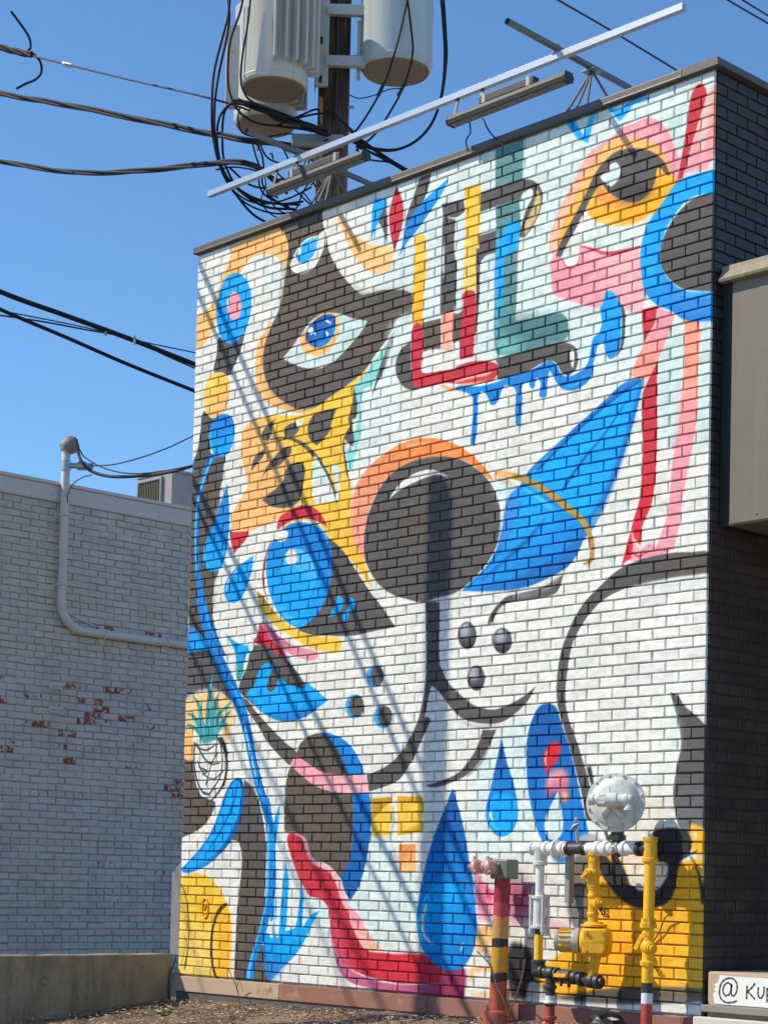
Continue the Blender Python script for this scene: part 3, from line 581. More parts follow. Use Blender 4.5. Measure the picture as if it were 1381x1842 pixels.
# ---- lower right
p('K', 'L4', '-30,322! 0,310 110,260 380,210 600,205 720,190 760,212! 760,440! 700,445 590,460 300,500 0,562 -30,570!', g=('KB', 100, 300, 600, 420)); p('WM', 'L4', '0,560 300,505 590,465 740,445 740,490 400,520 0,590', 4, op=.8)
p('K', 'I', '720,10! 600,60 530,110 470,170 400,240 340,330 300,420 265,520 248,620 240,720 245,800! 265,880 290,960 320,1060 350,1180 380,1300 400,1420! 445,1440! 425,1300 410,1200 380,1100 350,1000 312,900 290,800 290,700 302,600 322,490 362,400 422,310 502,230 602,180 720,140!')
p('K', 'L5', '335,-30! 430,20 480,110 570,190 640,250 730,345! 760,1500! 700,1480 570,1440 560,1530 430,1640 452,1500 430,1450 385,1270 370,1160 370,1040 390,900 415,760 445,640 455,520 440,380 410,240 375,120', g=('G', 560, 300, 600, 2200)); s('MT', 'L5', '330,120,40 385,300,60 410,480,60 385,660,40', 12, op=.8)
p('K', 'H', '495,-50! 572,-50! 570,280 586,320 622,390 682,450 762,510 862,530 952,500 1022,460 1092,403! 1042,490 982,550 902,600 802,606 702,582 642,532 582,452 530,400! 520,420 500,520 480,620 450,720 390,820 320,890 240,950 195,972! 202,910 180,885! 260,850 330,800 400,700 450,600 480,480 498,330')
s('GL', 'H', '690,590,4 740,618,12 830,622,12 900,610,4', 3); s('GL', 'H', '330,790,4 390,730,8', 2)
p('K', 'H', '805,640! 878,640! 842,720 802,790 722,880 622,930 540,952 493,942! 580,915 660,880 720,820 770,740'); s('G', 'H', '830,750,6 790,820,12 720,890,8', 3)
for cx, cy, rx, ry in ((720, 130, 50, 74), (910, 158, 52, 69), (768, 360, 48, 68)):
    e((96, 98, 104), 'H', cx, cy, rx, ry, 0, 0, g=(C_['KD'], cx, cy - ry * .2, cx + rx * .3, cy + ry)); e((176, 184, 196), 'H', cx - rx * .25, cy - ry * .3, rx * .55, ry * .5, 0, 6, op=.9); s('W', 'H', f'{cx-rx*.5},{cy-ry*.55},4 {cx-rx*.2},{cy-ry*.75},8 {cx+rx*.2},{cy-ry*.7},4', 2, op=.7)
for cx, cy, rx, ry in ((225, 352, 45, 58), (115, 515, 50, 64), (268, 572, 49, 60)):
    e('BL', 'H', cx - 4, cy, rx, ry); e('B2', 'H', cx - 8, cy - 4, rx * .75, ry * .9, 0, 4, op=.6); e('K', 'H', cx + 9, cy - 4, rx * .78, ry * .94)
p('B3', 'H', '905,682! 930,800 970,930 991,1040 991,1120 962,1190 912,1216 860,1196 826,1130 821,1060 845,960 880,800', g=('B2', 900, 800, 900, 960))
p('B', 'H', '905,982 960,990 986,1050 986,1120 956,1192 910,1214 860,1192 829,1130 830,1060 857,1000'); s('W', 'H', '846,1085,12 848,1110,12 862,1135,8', 1); s('BL', 'H', '845,1140,8 880,1175,10 898,1182,5', 1)
s('WM', 'H', '890,720,4 860,860,6 828,1000,6', 2)
p('B3', 'K', '342,108! 380,240 410,370 430,500 455,660 468,800 470,900 450,990 420,1050 380,1087 320,1092 260,1072 200,1012 165,940 148,850 150,760 170,640 200,500 240,370 290,240', g=('B2', 330, 200, 320, 640))
p('B', 'K', '290,622 360,630 420,670 455,740 470,830 468,920 440,1010 390,1072 320,1094 250,1067 195,1002 160,932 155,832 175,732 220,656', g=('B2', 240, 700, 440, 900))
s('BL', 'K', '210,670,6 170,760,9 160,850,8 180,950,8'); s('W', 'K', '200,740,12 178,820,16 185,900,14 228,950,10', 2); s('WM', 'K', '400,940,4 385,985,8', 2)
p('B3', 'Z', '985,1266 1000,1273 1008,1300 1020,1333 1030,1370 1038,1407 1047,1450 1056,1490 1060,1515! 1010,1522 975,1514! 966,1495 957,1460 949,1420 946,1367 948,1327 957,1293 970,1271', g=('B2', 960, 1300, 1010, 1500))
p('RB', 'I', '232,998! 255,1010 262,1050 245,1100 215,1140 195,1182! 180,1160 168,1110 175,1060 200,1020'); s('SL', 'I', '190,1050,4 180,1100,9 190,1150,4', 1)
p('M', 'N1', '360,180 420,100 520,40 620,40 690,110 715,230 690,330 735,420 720,500 600,620! 620,560 590,480 540,400 480,430 420,470 380,480! 340,400', 5); p('SL', 'N1', '440,110 520,60 610,70 670,150 590,170 460,170', 10); p('P', 'N1', '430,180 690,170 700,300 560,340 440,300', 14, op=.6); s('W', 'N1', '470,100,20 430,180,36 415,290,30', 6, op=.9)
p('O', 'N1', '590,400 660,400 690,450 660,510 620,525 595,470', 4); p('BD', 'N1', '410,470 540,420 590,470 600,600 560,560 480,500', 8, op=.6)
p('WM', 'K', '910,122! 925,210 937,290 927,360 897,387 855,377 838,320 845,260 872,200'); s('W', 'K', '850,250,4 845,320,6 858,368,4')
p('GL', 'K', '1010,390 1060,355 1110,365 1150,400', 3); p('B2', 'N1', '450,1395 700,1395 690,1460 600,1490 520,1470', 3)
p('P', 'K', '860,845 920,820 960,860 880,885', 8, op=.5)
# yellow field round the meter, dark U
p('YO', 'Z', '1057,1535 1090,1520 1130,1560 1262,1545! 1266,1795! 1000,1793 955,1765 958,1745 980,1735 1010,1715 1040,1690 1052,1640', 2, g=('Y', 1000, 1900, 1100, 1990)); p((236, 226, 210), 'M', '330,650 640,640 630,820 560,910 450,915 380,870 340,760', 3)
p('YO', 'N3', '940,390 1010,410 1120,450 1160,600 1170,830 1080,960 1040,900 960,830 940,720', 4); p('W', 'N3', '980,540 1020,530 1040,580 1000,640 960,680 990,600', 2); s('KD', 'N3', '850,945,14 940,890,26 1050,830,14', 1); s('KD', 'N3', '930,930,20 1000,1050,24 1070,1240,34 1120,1500,60 1130,1700,40', 2)
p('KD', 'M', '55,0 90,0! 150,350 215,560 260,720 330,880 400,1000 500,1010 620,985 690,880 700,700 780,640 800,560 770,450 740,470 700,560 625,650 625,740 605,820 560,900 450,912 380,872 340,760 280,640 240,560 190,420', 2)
p('KD', 'T4', '600,205 640,192 690,196 716,222 714,262 690,276 672,340 655,392 622,424 560,434 500,408 440,330 398,262 440,262 500,330 524,360 560,382 610,380 640,350 646,300 600,292', 2); p((236, 226, 210), 'T4', '522,302 640,300 642,340 612,376 568,378 536,356', 2)  # black U, its upper right mass is the pipe and dial shadow painted in
p('K', 'K', '1000,480 1075,480 1050,700 1040,850 1000,870 960,740', 4, op=.8); p('G', 'K', '1000,700 1040,690 1040,840 1005,860', 5, op=.5)
# pink and orange drips behind the standpipe
p((238, 128, 160), 'N4', '180,740 240,760 250,880 330,900 360,1000 480,1040 470,1300 440,1500 300,1640 200,1560 170,1200', 4, g=('PL', 300, 1150, 200, 1660)); s('R', 'N4', '250,740,16 240,900,30 200,1000,16', 4, op=.6); s('R', 'N4', '375,950,20 390,1180,40', 4); p('M', 'N4', '840,800 1050,940 1190,950 1200,1400 1080,1560 840,1500', 14, op=.9); s('MD', 'N4', '1180,980,30 1040,1060,40 1010,1200,40 1000,1320,20', 4); p('MD', 'N4', '820,780 930,780 920,1600 820,1700', 16, op=.7)
p('GL', 'N4', '840,570 950,600 1050,740 1050,920 860,920', 6, op=.5)
p('O', 'K', '480,870 545,850 545,960 470,980', 5); s('O', 'K', '480,985,22 540,990,20', 4); s('O', 'K', '540,1090,16 450,1095,26 440,1140,14', 3); s('O', 'K', '450,1220,12 530,1225,20', 4)
p('KD', 'K', '655,950 760,985 775,1090 790,1180 745,1240 655,1240', 5); p('KD', 'K', '680,1080 800,1160 900,1230 1000,1215 1381,1200 1381,1260 900,1265 760,1240 670,1210', 4, op=.85); p('K', 'Z', '1060,1783 1262,1779 1262,1802 1060,1803', 2, op=.85); p('W', 'Z', '955,1765 1000,1795 1050,1806 950,1806', 3, op=.7)  # near-black patches: dark mural coat together with painted-in pipe shadow
p('R', 'K', '600,1200 660,1200 640,1245 600,1245', 4, op=.3)

# brushy unevenness in the coats (paint thickness), then hand the picture to one image datablock made here
_n = _rng.random((TH // 6 + 1, TW // 14 + 1)).astype(np.float32)
_n = blur(np.kron(_n, np.ones((6, 14), np.float32))[:TH, :TW], 3); _n = (_n - _n.mean()) / _n.std()
paint *= (1 + .022 * np.clip(_n, -2.5, 2.5))[:, :, None]
paint = np.clip(paint, 0, 255)
mural_img = bpy.data.images.new('mural_paint', TW, TH, alpha=False)
_px = np.ones((TH, TW, 4), np.float32); _px[:, :, :3] = paint / 255.0
mural_img.pixels.foreach_set(_px.ravel()); mural_img.update(); mural_img.pack()
del _px, _n

def mural_nodes(nt):
    g = N(nt, 'ShaderNodeNewGeometry'); mp = N(nt, 'ShaderNodeSeparateXYZ'); nt.links.new(g.outputs['Position'], mp.inputs[0])
    cb = N(nt, 'ShaderNodeCombineXYZ')
    for i, (ax, w) in enumerate(((0, WW), (2, WH))):
        d = N(nt, 'ShaderNodeMath', operation='DIVIDE'); nt.links.new(mp.outputs[ax], d.inputs[0]); d.inputs[1].default_value = w; nt.links.new(d.outputs[0], cb.inputs[i])
    im = N(nt, 'ShaderNodeTexImage', image=mural_img, extension='EXTEND', interpolation='Linear'); nt.links.new(cb.outputs[0], im.inputs['Vector'])
    return g.outputs['Position'], im.outputs['Color']
def mat_mural():
    m, nt, b = newmat('painted_brick'); P, col = mural_nodes(nt)
    col = mixc(nt, ramp(nt, noise(nt, P, 260, 3, .7), [(.64, (0, 0, 0)), (.78, (.35, .35, .35))]), col, (.13, .12, .11))   # pits where the coat missed
    col = mixc(nt, .2, col, ramp(nt, noise(nt, P, 38, 5, .7), [(.3, (.36, .36, .36)), (.7, (.62, .62, .62))]), 'OVERLAY')
    col = times(nt, col, brick_tone(nt, P, 0, 0.0, 0.0, .90, 1.03))
    br_ = ramp(nt, noise(nt, scaled(nt, P, (9, 9, 55)), 1, 5, .7), [(.28, (.84,) * 3), (.5, (1, 1, 1)), (.75, (1.05,) * 3)])   # roller and brush drag
    col = mixc(nt, .75, col, br_, 'MULTIPLY')
    dr_ = ramp(nt, noise(nt, scaled(nt, P, (16, 16, .7)), 1, 5, .65), [(.52, (1, 1, 1)), (.78, (.80, .79, .77))])      # rain-washed grime
    col = mixc(nt, .8, col, dr_, 'MULTIPLY')
    nt.links.new(col, b.inputs['Base Color']); b.inputs['Roughness'].default_value = .7; b.inputs['Specular IOR Level'].default_value = .22
    bump(nt, b, noise(nt, P, 170, 5, .7), .35, .004); return m
def mat_mortar():
    m, nt, b = newmat('raked_mortar'); P, col = mural_nodes(nt)
    thin = mixc(nt, .63, col, (.034, .033, .032))
    nt.links.new(mixc(nt, ramp(nt, noise(nt, P, 11, 5), [(.5, (0, 0, 0)), (.72, (1, 1, 1))]), thin, mixc(nt, .5, thin, col)), b.inputs['Base Color'])
    b.inputs['Roughness'].default_value = .9; bump(nt, b, noise(nt, P, 220, 4), .5, .004); return m
# ---------------------------------------------------------------- materials of the place
M_mural = mat_mural(); M_mortar = mat_mortar()
None
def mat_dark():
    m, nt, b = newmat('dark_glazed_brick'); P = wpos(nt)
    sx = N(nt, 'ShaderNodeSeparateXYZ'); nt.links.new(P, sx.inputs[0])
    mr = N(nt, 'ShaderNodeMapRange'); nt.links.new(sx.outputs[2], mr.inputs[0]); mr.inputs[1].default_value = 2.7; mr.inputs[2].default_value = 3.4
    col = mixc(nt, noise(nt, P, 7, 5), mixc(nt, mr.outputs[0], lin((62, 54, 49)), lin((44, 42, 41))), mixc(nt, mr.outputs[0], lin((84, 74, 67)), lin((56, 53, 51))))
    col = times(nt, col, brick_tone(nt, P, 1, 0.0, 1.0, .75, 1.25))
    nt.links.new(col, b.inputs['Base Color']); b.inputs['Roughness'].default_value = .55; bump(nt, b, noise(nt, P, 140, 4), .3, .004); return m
M_dark = mat_dark()
def mat_sidejoint():                             # black painted above the fascia, bare brown mortar below it
    m, nt, b = newmat('dark_joint'); P = wpos(nt); sx = N(nt, 'ShaderNodeSeparateXYZ'); nt.links.new(P, sx.inputs[0])
    mr = N(nt, 'ShaderNodeMapRange'); nt.links.new(sx.outputs[2], mr.inputs[0]); mr.inputs[1].default_value = 2.6; mr.inputs[2].default_value = 3.6
    nt.links.new(mixc(nt, noise(nt, P, 12), mixc(nt, mr.outputs[0], lin((88, 78, 72)), lin((30, 29, 29))), mixc(nt, mr.outputs[0], lin((66, 58, 54)), lin((36, 35, 35)))), b.inputs['Base Color']); b.inputs['Roughness'].default_value = .95; return m
M_dmort = mat_sidejoint()
M_cop = streaky('coping_metal', (92, 87, 80), (68, 63, 58), .45, .6)
M_lime = plain('limestone', (186, 164, 136), .85, var=.12, scale=9, dirt=((148, 96, 66), 5, .60), bumps=.3, bscale=60)
M_limer = plain('rust_stained_limestone', (150, 104, 90), .85, var=.14, scale=8, dirt=((176, 140, 112), 4, .6), bumps=.3, bscale=60)
M_found = plain('foundation_concrete', (98, 94, 90), .95, var=.3, scale=10, bumps=.5)
def mat_conc():
    m, nt, b = newmat('weathered_concrete'); P = wpos(nt)
    col = mixc(nt, noise(nt, P, 5, 6, .65), lin((118, 106, 84)), lin((190, 174, 144)))
    col = mixc(nt, ramp(nt, noise(nt, scaled(nt, P, (9, 9, 1.6)), 1, 6, .7), [(.45, (0, 0, 0)), (.72, (.75,) * 3)]), col, lin((112, 98, 78)))
    fine = noise(nt, P, 150, 4, .8)
    col = mixc(nt, ramp(nt, fine, [(.55, (0, 0, 0)), (.66, (.8,) * 3)]), col, lin((80, 70, 56)))
    col = mixc(nt, ramp(nt, noise(nt, P, 14, 7, .8), [(.60, (0, 0, 0)), (.64, (.75,) * 3)]), col, lin((86, 70, 54)))
    nt.links.new(col, b.inputs['Base Color']); b.inputs['Roughness'].default_value = .95
    bump(nt, b, mixc(nt, .5, fine, noise(nt, P, 24, 6, .7)), .7, .01); return m
M_conc = mat_conc()
M_gal = plain('galvanised_steel', (176, 182, 186), .38, .75, var=.14, scale=25, bumps=.05)
M_galdull = plain('dull_galvanised', (150, 152, 152), .5, .35, var=.16, scale=20, bumps=.05)
M_rail = plain('bright_strut', (186, 192, 198), .35, .55, var=.06, scale=30, bumps=.03)
M_bronze = plain('bronze_housing', (64, 60, 54), .5, .1, var=.12, scale=30, bumps=.08)
M_lens = plain('lamp_lens', (120, 122, 120), .15, var=.05, bumps=0)
M_black = plain('black_rubber', (30, 30, 33), .5, var=.2, scale=30, bumps=.05)
M_cable = plain('cable_jacket', (17, 18, 26), .75, var=.25, scale=8, bumps=0)
M_cableg = plain('grey_cable', (58, 62, 72), .7, var=.2, scale=8, bumps=0)
M_tank = streaky('tank_paint', (198, 196, 187), (160, 150, 132), .42, .5)
M_tankw = streaky('tank_paint_blue_grey', (186, 197, 198), (156, 158, 150), .4, .5)
M_tankb = plain('tank_underside', (136, 120, 92), .6, var=.12, scale=6, dirt=((112, 88, 58), 7, .60), bumps=.05)
M_band = plain('aluminium_band', (188, 186, 176), .5, .2, var=.1, scale=14, dirt=((150, 130, 110), 12, .62))
M_white = worn('white_meter_paint', (216, 218, 212), (150, 140, 124), .42, .69)
M_yel = worn('yellow_pipe_paint', (248, 182, 22), (140, 86, 24), .4, .64)
M_greymeter = plain('index_cover', (188, 186, 170), .3, .2, var=.12, scale=30)
M_pinkmetal = plain('pink_dusted_brass', (206, 160, 146), .45, .2, var=.2, scale=26, dirt=((120, 60, 56), 22, .56))
M_greybox = plain('standpipe_head_grey', (112, 116, 106), .5, .2, var=.16, scale=18)
M_canopy = streaky('taupe_metal_panel', (110, 103, 87), (132, 123, 104), .5, .45)
M_canopycap = streaky('taupe_metal_cap', (140, 128, 108), (176, 164, 142), .5, .6)
M_tan = plain('tan_concrete', (186, 164, 136), .9, var=.14, scale=9, bumps=.3)
M_signw = plain('white_sign_paint', (234, 234, 226), .7, var=.04, scale=12, bumps=.25, bscale=50)
M_ink = plain('grey_ink', (66, 68, 76), .7, var=.1, bumps=0)
M_ledge = plain('grey_ledge', (136, 134, 124), .9, var=.14, scale=10, bumps=.3)
M_ledgel = plain('pale_ledge', (208, 204, 188), .9, var=.1, scale=10, bumps=.2)

def mat_wood():
    m, nt, b = newmat('pole_wood'); P = wpos(nt)
    mp = N(nt, 'ShaderNodeMapping'); mp.inputs['Scale'].default_value = (14, 14, .9); nt.links.new(P, mp.inputs[0])
    n1 = noise(nt, mp.outputs[0], 4, 8, .75)
    col = ramp(nt, n1, [(.32, lin((44, 32, 26))), (.52, lin((112, 84, 58))), (.72, lin((196, 156, 110)))])
    sx = N(nt, 'ShaderNodeSeparateXYZ'); nt.links.new(P, sx.inputs[0])          # upper pole turns darker, in vertical streaks
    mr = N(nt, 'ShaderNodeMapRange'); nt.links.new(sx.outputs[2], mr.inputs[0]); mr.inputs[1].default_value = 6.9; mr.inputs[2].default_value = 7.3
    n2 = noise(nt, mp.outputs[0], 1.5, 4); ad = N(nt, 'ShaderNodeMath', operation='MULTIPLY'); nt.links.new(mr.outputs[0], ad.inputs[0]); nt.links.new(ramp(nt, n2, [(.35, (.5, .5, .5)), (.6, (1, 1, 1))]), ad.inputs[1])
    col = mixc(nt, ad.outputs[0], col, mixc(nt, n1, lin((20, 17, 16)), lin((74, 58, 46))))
    nt.links.new(col, b.inputs['Base Color']); b.inputs['Roughness'].default_value = .9; bump(nt, b, n1, .8, .02); return m
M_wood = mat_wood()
LT0 = 4.62 - .205
def mat_greybrick(name, chips):
    m, nt, b = newmat(name); P = wpos(nt)
    n1 = noise(nt, P, 5, 5); n2 = noise(nt, P, 60, 4)
    col = mixc(nt, n1, lin((188, 181, 174)), lin((217, 210, 203)))
    col = mixc(nt, ramp(nt, noise(nt, P, 1.1, 5), [(.45, (0, 0, 0)), (.7, (.7, .7, .7))]), col, lin((210, 198, 180)))
    col = times(nt, col, brick_tone(nt, P, 1, LT0, 0.0, .90, 1.06))
    col = mixc(nt, ramp(nt, noise(nt, scaled(nt, P, (3, 3, .5)), 1, 5), [(.5, (0, 0, 0)), (.75, (.4,) * 3)]), col, lin((150, 140, 128)))
    if chips is not None:
        n3 = noise(nt, P, 17, 5, .6)
        red = mixc(nt, noise(nt, P, 30, 4), lin((120, 54, 38)), lin((176, 88, 60)))
        col = mixc(nt, ramp(nt, n3, [(chips, (0, 0, 0)), (chips + .03, (1, 1, 1))]), col, red)
    else:
        col = mixc(nt, ramp(nt, noise(nt, P, 9, 7, .75), [(.64, (0, 0, 0)), (.68, (1, 1, 1))]), col, lin((120, 110, 104)))
    nt.links.new(col, b.inputs['Base Color']); b.inputs['Roughness'].default_value = .75; bump(nt, b, n2, .4, .006); return m
M_gb = mat_greybrick('grey_painted_brick', None); M_gchip = mat_greybrick('chipped_grey_brick', .55); M_gchip2 = mat_greybrick('bare_red_brick', .46)
M_gmort = plain('grey_painted_joint', (156, 149, 144), .9, var=.2, scale=18, bumps=.4, bscale=120)
M_gcop = plain('grey_painted_parapet', (212, 206, 198), .75, var=.08, scale=5, dirt=((176, 174, 170), 5, .6), bumps=.2)

# ---------------------------------------------------------------- ground
def gz(x, y):
    d = max(0.0, -y)
    z = -.205 + .022 * min(max(x, 0), 6)
    return z - .10 * min(d, 2.6) - .012 * max(0, min(d - 2.6, 8))
def ground_at(px, py):
    z = -.25
    for _ in range(30):
        q = at(px, py, 2, z); z = gz(q[0], q[1])
    return at(px, py, 2, z)
def ground_patch(xs, ys, bumpy):
    vs = []; fs = []
    for y in ys:
        for x in xs:
            k = bumpy * max(0, min(1, (3.2 - abs(y)) / 1.5))
            vs.append((x, y, gz(x, y) + k * .02 * (math.sin(7.3 * x + 2.1 * y) * math.sin(5.9 * y - 3 * x) + .6 * (rnd.random() - .5))))
    n = len(xs)
    for j in range(len(ys) - 1):
        for i in range(n - 1): fs.append((j * n + i, j * n + i + 1, (j + 1) * n + i + 1, (j + 1) * n + i))
    return vs, fs
def mat_dirt():
    m, nt, b = newmat('leaf_litter_soil'); P = wpos(nt)
    n1 = noise(nt, P, 26, 8, .75); n2 = noise(nt, P, 2.2, 4)
    col = ramp(nt, n1, [(.3, lin((42, 32, 26))), (.48, lin((92, 74, 58))), (.6, lin((138, 114, 92))), (.75, lin((186, 168, 144)))])
    col = mixc(nt, ramp(nt, n2, [(.4, (0, 0, 0)), (.65, (.8, .8, .8))]), col, lin((172, 150, 124)))
    nt.links.new(col, b.inputs['Base Color']); b.inputs['Roughness'].default_value = 1; bump(nt, b, n1, 1.0, .03); return m
M_dirt = mat_dirt()
M_asph = plain('pale_concrete_lot', (150, 138, 120), .95, var=.2, scale=20, bumps=.5)
g = MB()
v, f = ground_patch(np.linspace(-1, 8, 150), np.linspace(-3.2, .3, 70), 1.0); g.add(v, f, True)
tag(g.build('ground', M_dirt), kind='structure')
g = MB()
for (x0, x1, y0, y1) in ((-400, 400, -400, -3.2), (-400, -1, -3.2, 400), (8, 400, -3.2, 400), (-1, 8, .3, 400)):
    xs = [x0, -20, -6, 0, 3, 6, 20, x1]; xs = sorted(set([x0, x1] + [x for x in xs if x0 < x < x1]))
    ys = sorted(set([y0, y1] + [y for y in (-30, -14, -8, -5, -2, 0, 5, 20) if y0 < y < y1]))
    g.add(*[(lambda q: q)(k) for k in ground_patch(xs, ys, 0)])
for i, q in enumerate(g.v): g.v[i] = (q[0], q[1], q[2] - .03)
tag(g.build('parking_lot', M_asph), kind='structure')

# ---------------------------------------------------------------- bricks
def brick_mesh(name, w, d, h, mat, seed, rough=.0012, ch=.003):
    r = random.Random(seed); j = lambda a: (r.random() - .5) * 2 * a
    x, z = w / 2, h / 2; vs = []
    for (sx, sz) in ((-1, -1), (1, -1), (1, 1), (-1, 1)): vs.append((sx * x + j(rough), d, sz * z + j(rough)))
    for (sx, sz) in ((-1, -1), (1, -1), (1, 1), (-1, 1)): vs.append((sx * x + j(rough), ch + j(rough * .3), sz * z + j(rough)))
    for (sx, sz) in ((-1, -1), (1, -1), (1, 1), (-1, 1)): vs.append((sx * (x - ch) + j(rough), j(rough * .4), sz * (z - ch) + j(rough)))
    fs = [(8, 9, 10, 11)]
    for i in range(4):
        k = (i + 1) % 4; fs += [(i, k, 4 + k, 4 + i), (4 + i, 4 + k, 8 + k, 8 + i)]
    me = bpy.data.meshes.new(name); me.from_pydata(vs, [], fs); me.materials.append(mat); me.update(); return me
def lay_bricks(root, items, meshes, name, limit, stuff_name, mat, score, rotz=0):
    """items: (centre, kind index); the largest in view become single bricks, the rest one joined part"""
    order = sorted(range(len(items)), key=lambda i: -score(items[i][0]))
    o0 = org(root); single = set(i for i in order[:limit] if score(items[i][0]) > 0); mb = MB()
    c, s_ = math.cos(rotz), math.sin(rotz)
    for i, (P, kind, pick) in enumerate(items):
        me = meshes[kind][pick % len(meshes[kind])]
        if i in single:
            o = bpy.data.objects.new(name, me); o.location = np.array(P) - o0; o.rotation_euler.z = rotz
            scene.collection.objects.link(o); o.parent = root
        else:
            mb.add([(P[0] + c * q.co[0] - s_ * q.co[1], P[1] + s_ * q.co[0] + c * q.co[1], P[2] + q.co[2]) for q in me.vertices], [tuple(k.vertices) for k in me.polygons])
    if mb.v:
        o = mb.build(stuff_name, mat, root); o['kind'] = 'stuff'
JT = .0102
def inview(P):
    x, y, z = proj(P); return -20 < x < 1400 and -20 < y < 1860

# ---- the painted building
bld = thing('brick_building', (0, 0, 0), 'flat roofed brick building with a huge colourful abstract mural on its sunlit wall', 'building')
MB().box((.004, .0135, -.012), (4.966, 2.4, WH + .012)).build('wall', M_mortar, bld)
MB().box((4.966, .0195, -.012), (4.9685, 2.4, WH + .012)).build('side_wall', M_dmort, bld)
full = [brick_mesh('brick_stretcher', BR - JT, .019, CO - JT, M_mural, 10 + k) for k in range(5)]
half = [brick_mesh('brick_half', BR / 2 - JT, .019, CO - JT, M_mural, 30 + k) for k in range(3)]
fullc = [brick_mesh('brick_corner', BR - JT, .019, CO - JT, M_mural, 50 + k) for k in range(2)]
items = []
for k in range(1, NC + 1):
    z = (NC - k + .5) * CO
    if k % 2: cols = [(i + .5, 0) for i in range(24)] + [(24.25, 1)]
    else: cols = [(.25, 1)] + [(i + 1.0, 0) for i in range(24)]
    for u, kind in cols:
        items.append(((u * BR + rnd.uniform(-.0012, .0012) - (.003 if u > 23.9 else 0), rnd.uniform(-.0012, .0008), z + rnd.uniform(-.0008, .0008)), kind, rnd.randrange(15)))
def area(P):
    x, y, z = proj(P); return (F_PX / z) ** 2 * (x - (-3000)) if inview(P) else 0
lay_bricks(bld, items, [full, half], 'brick', 300, 'brick_field', M_mural, area)
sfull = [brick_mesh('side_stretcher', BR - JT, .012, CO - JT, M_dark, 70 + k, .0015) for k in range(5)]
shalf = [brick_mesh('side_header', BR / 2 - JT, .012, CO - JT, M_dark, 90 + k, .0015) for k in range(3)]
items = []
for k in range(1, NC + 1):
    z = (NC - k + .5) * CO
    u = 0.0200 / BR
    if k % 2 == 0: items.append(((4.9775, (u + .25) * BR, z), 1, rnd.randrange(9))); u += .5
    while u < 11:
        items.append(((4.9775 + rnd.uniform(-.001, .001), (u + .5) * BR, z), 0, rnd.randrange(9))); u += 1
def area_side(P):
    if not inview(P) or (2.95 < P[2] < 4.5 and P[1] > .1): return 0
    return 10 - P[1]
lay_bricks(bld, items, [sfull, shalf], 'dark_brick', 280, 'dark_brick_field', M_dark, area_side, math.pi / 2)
# coping, in lengths with laps
for x0, x1 in ((-.022, 1.55), (1.55, 3.2), (3.2, 4.7495)):
    cp = MB(); zt = WH + .066; zb = WH + .012
    cp.prism([(x0, -.036, zb), (x0, -.036, zb + .007), (x0, -.030, zb + .010), (x0, -.030, zt - .004), (x0, -.024, zt + .002), (x0, .26, zt - .012), (x0, .26, zb)], (x1 - x0 - (.0 if x1 > 4.9 else .002), 0, 0))
    bevel(cp.build('coping', M_cop, bld), .003)
cp = MB(); cp.prism([(5.012, -.030, zb + .008), (5.012, -.030, zt - .004), (5.005, -.030, zt + .001), (4.75, -.030, zt - .002), (4.75, -.030, zb + .008)], (0, 2.5, 0)); cp.prism([(5.020, -.036, zb), (5.020, -.036, zb + .0075), (4.75, -.036, zb + .0075), (4.75, -.036, zb)], (0, 2.5, 0)); cp.build('side_coping', M_cop, bld)
MB().box((.26, .26, WH - .05), (4.74, 2.4, WH - .02)).build('roof', M_asph, bld)
# stone base course in three lengths, foundation below
for x0, x1 in ((-.01, 1.22), (1.225, 2.74), (2.745, 4.985)):
    bevel(MB().box((x0, -.016, -.128), (x1, .2, -.013)).build('base_stone', M_lime if x1 < 1.5 else M_limer, bld), .004)
MB().box((-.005, -.004, -.7), (4.98, 2.4, -.129)).build('foundation', M_found, bld)
# oval cast anchor plate on the yellow patch
c = wy(369, 1634, .004); ap = MB(); ring = []
for k in range(28):
    a = 2 * math.pi * k / 28; ring.append((c[0] + .034 * math.cos(a), c[1], c[2] + .056 * math.sin(a) + .018 * math.copysign(1, math.sin(a)) * (abs(math.sin(a)) > .2)))
ap.tube(ring, .006, 6, closed=True)
ap.tube(smooth_path([(c[0] - .012, c[1], c[2] + .035), (c[0] + .014, c[1], c[2] + .03), (c[0] + .0, c[1], c[2]), (c[0] - .014, c[1], c[2] - .025), (c[0] + .012, c[1], c[2] - .038)], 5), .006, 6)
ap.build('anchor_plate', M_yel, bld)

# ---- grey painted building across the alley (its wall faces the alley and lies in shade)
XL, LT = -4.0, 4.62
gbl = thing('grey_building', (XL, 2, 0), 'low grey painted brick building in shade with chipped red brick patches', 'building')
MB().box((-12, -6.4, -.6), (XL - .0085, 7.4, LT - .2)).build('wall', M_gmort, gbl)
pr = MB(); pr.box((-4.32, -6.42, LT - .2), (XL + .012, 7.42, LT - .035)); bevel(pr.build('parapet_band', M_gcop, gbl), .012)
pr = MB(); pr.box((-4.34, -6.44, LT - .034), (XL + .028, 7.44, LT)); bevel(pr.build('parapet_cap', M_gcop, gbl), .006)
MB().box((-11.9, -6.3, LT - .5), (-4.35, 7.3, LT - .45)).build('roof', M_asph, gbl)
gf = [[brick_mesh('grey_stretcher', BR - .011, .012, CO - .011, mt, 110 + k, .0045, .006) for k in range(5)] for mt in (M_gb, M_gchip, M_gchip2)]
gh = [[brick_mesh('grey_header', BR / 2 - .011, .012, CO - .011, mt, 130 + k, .005, .006) for k in range(4)] for mt in (M_gb, M_gchip, M_gchip2)]
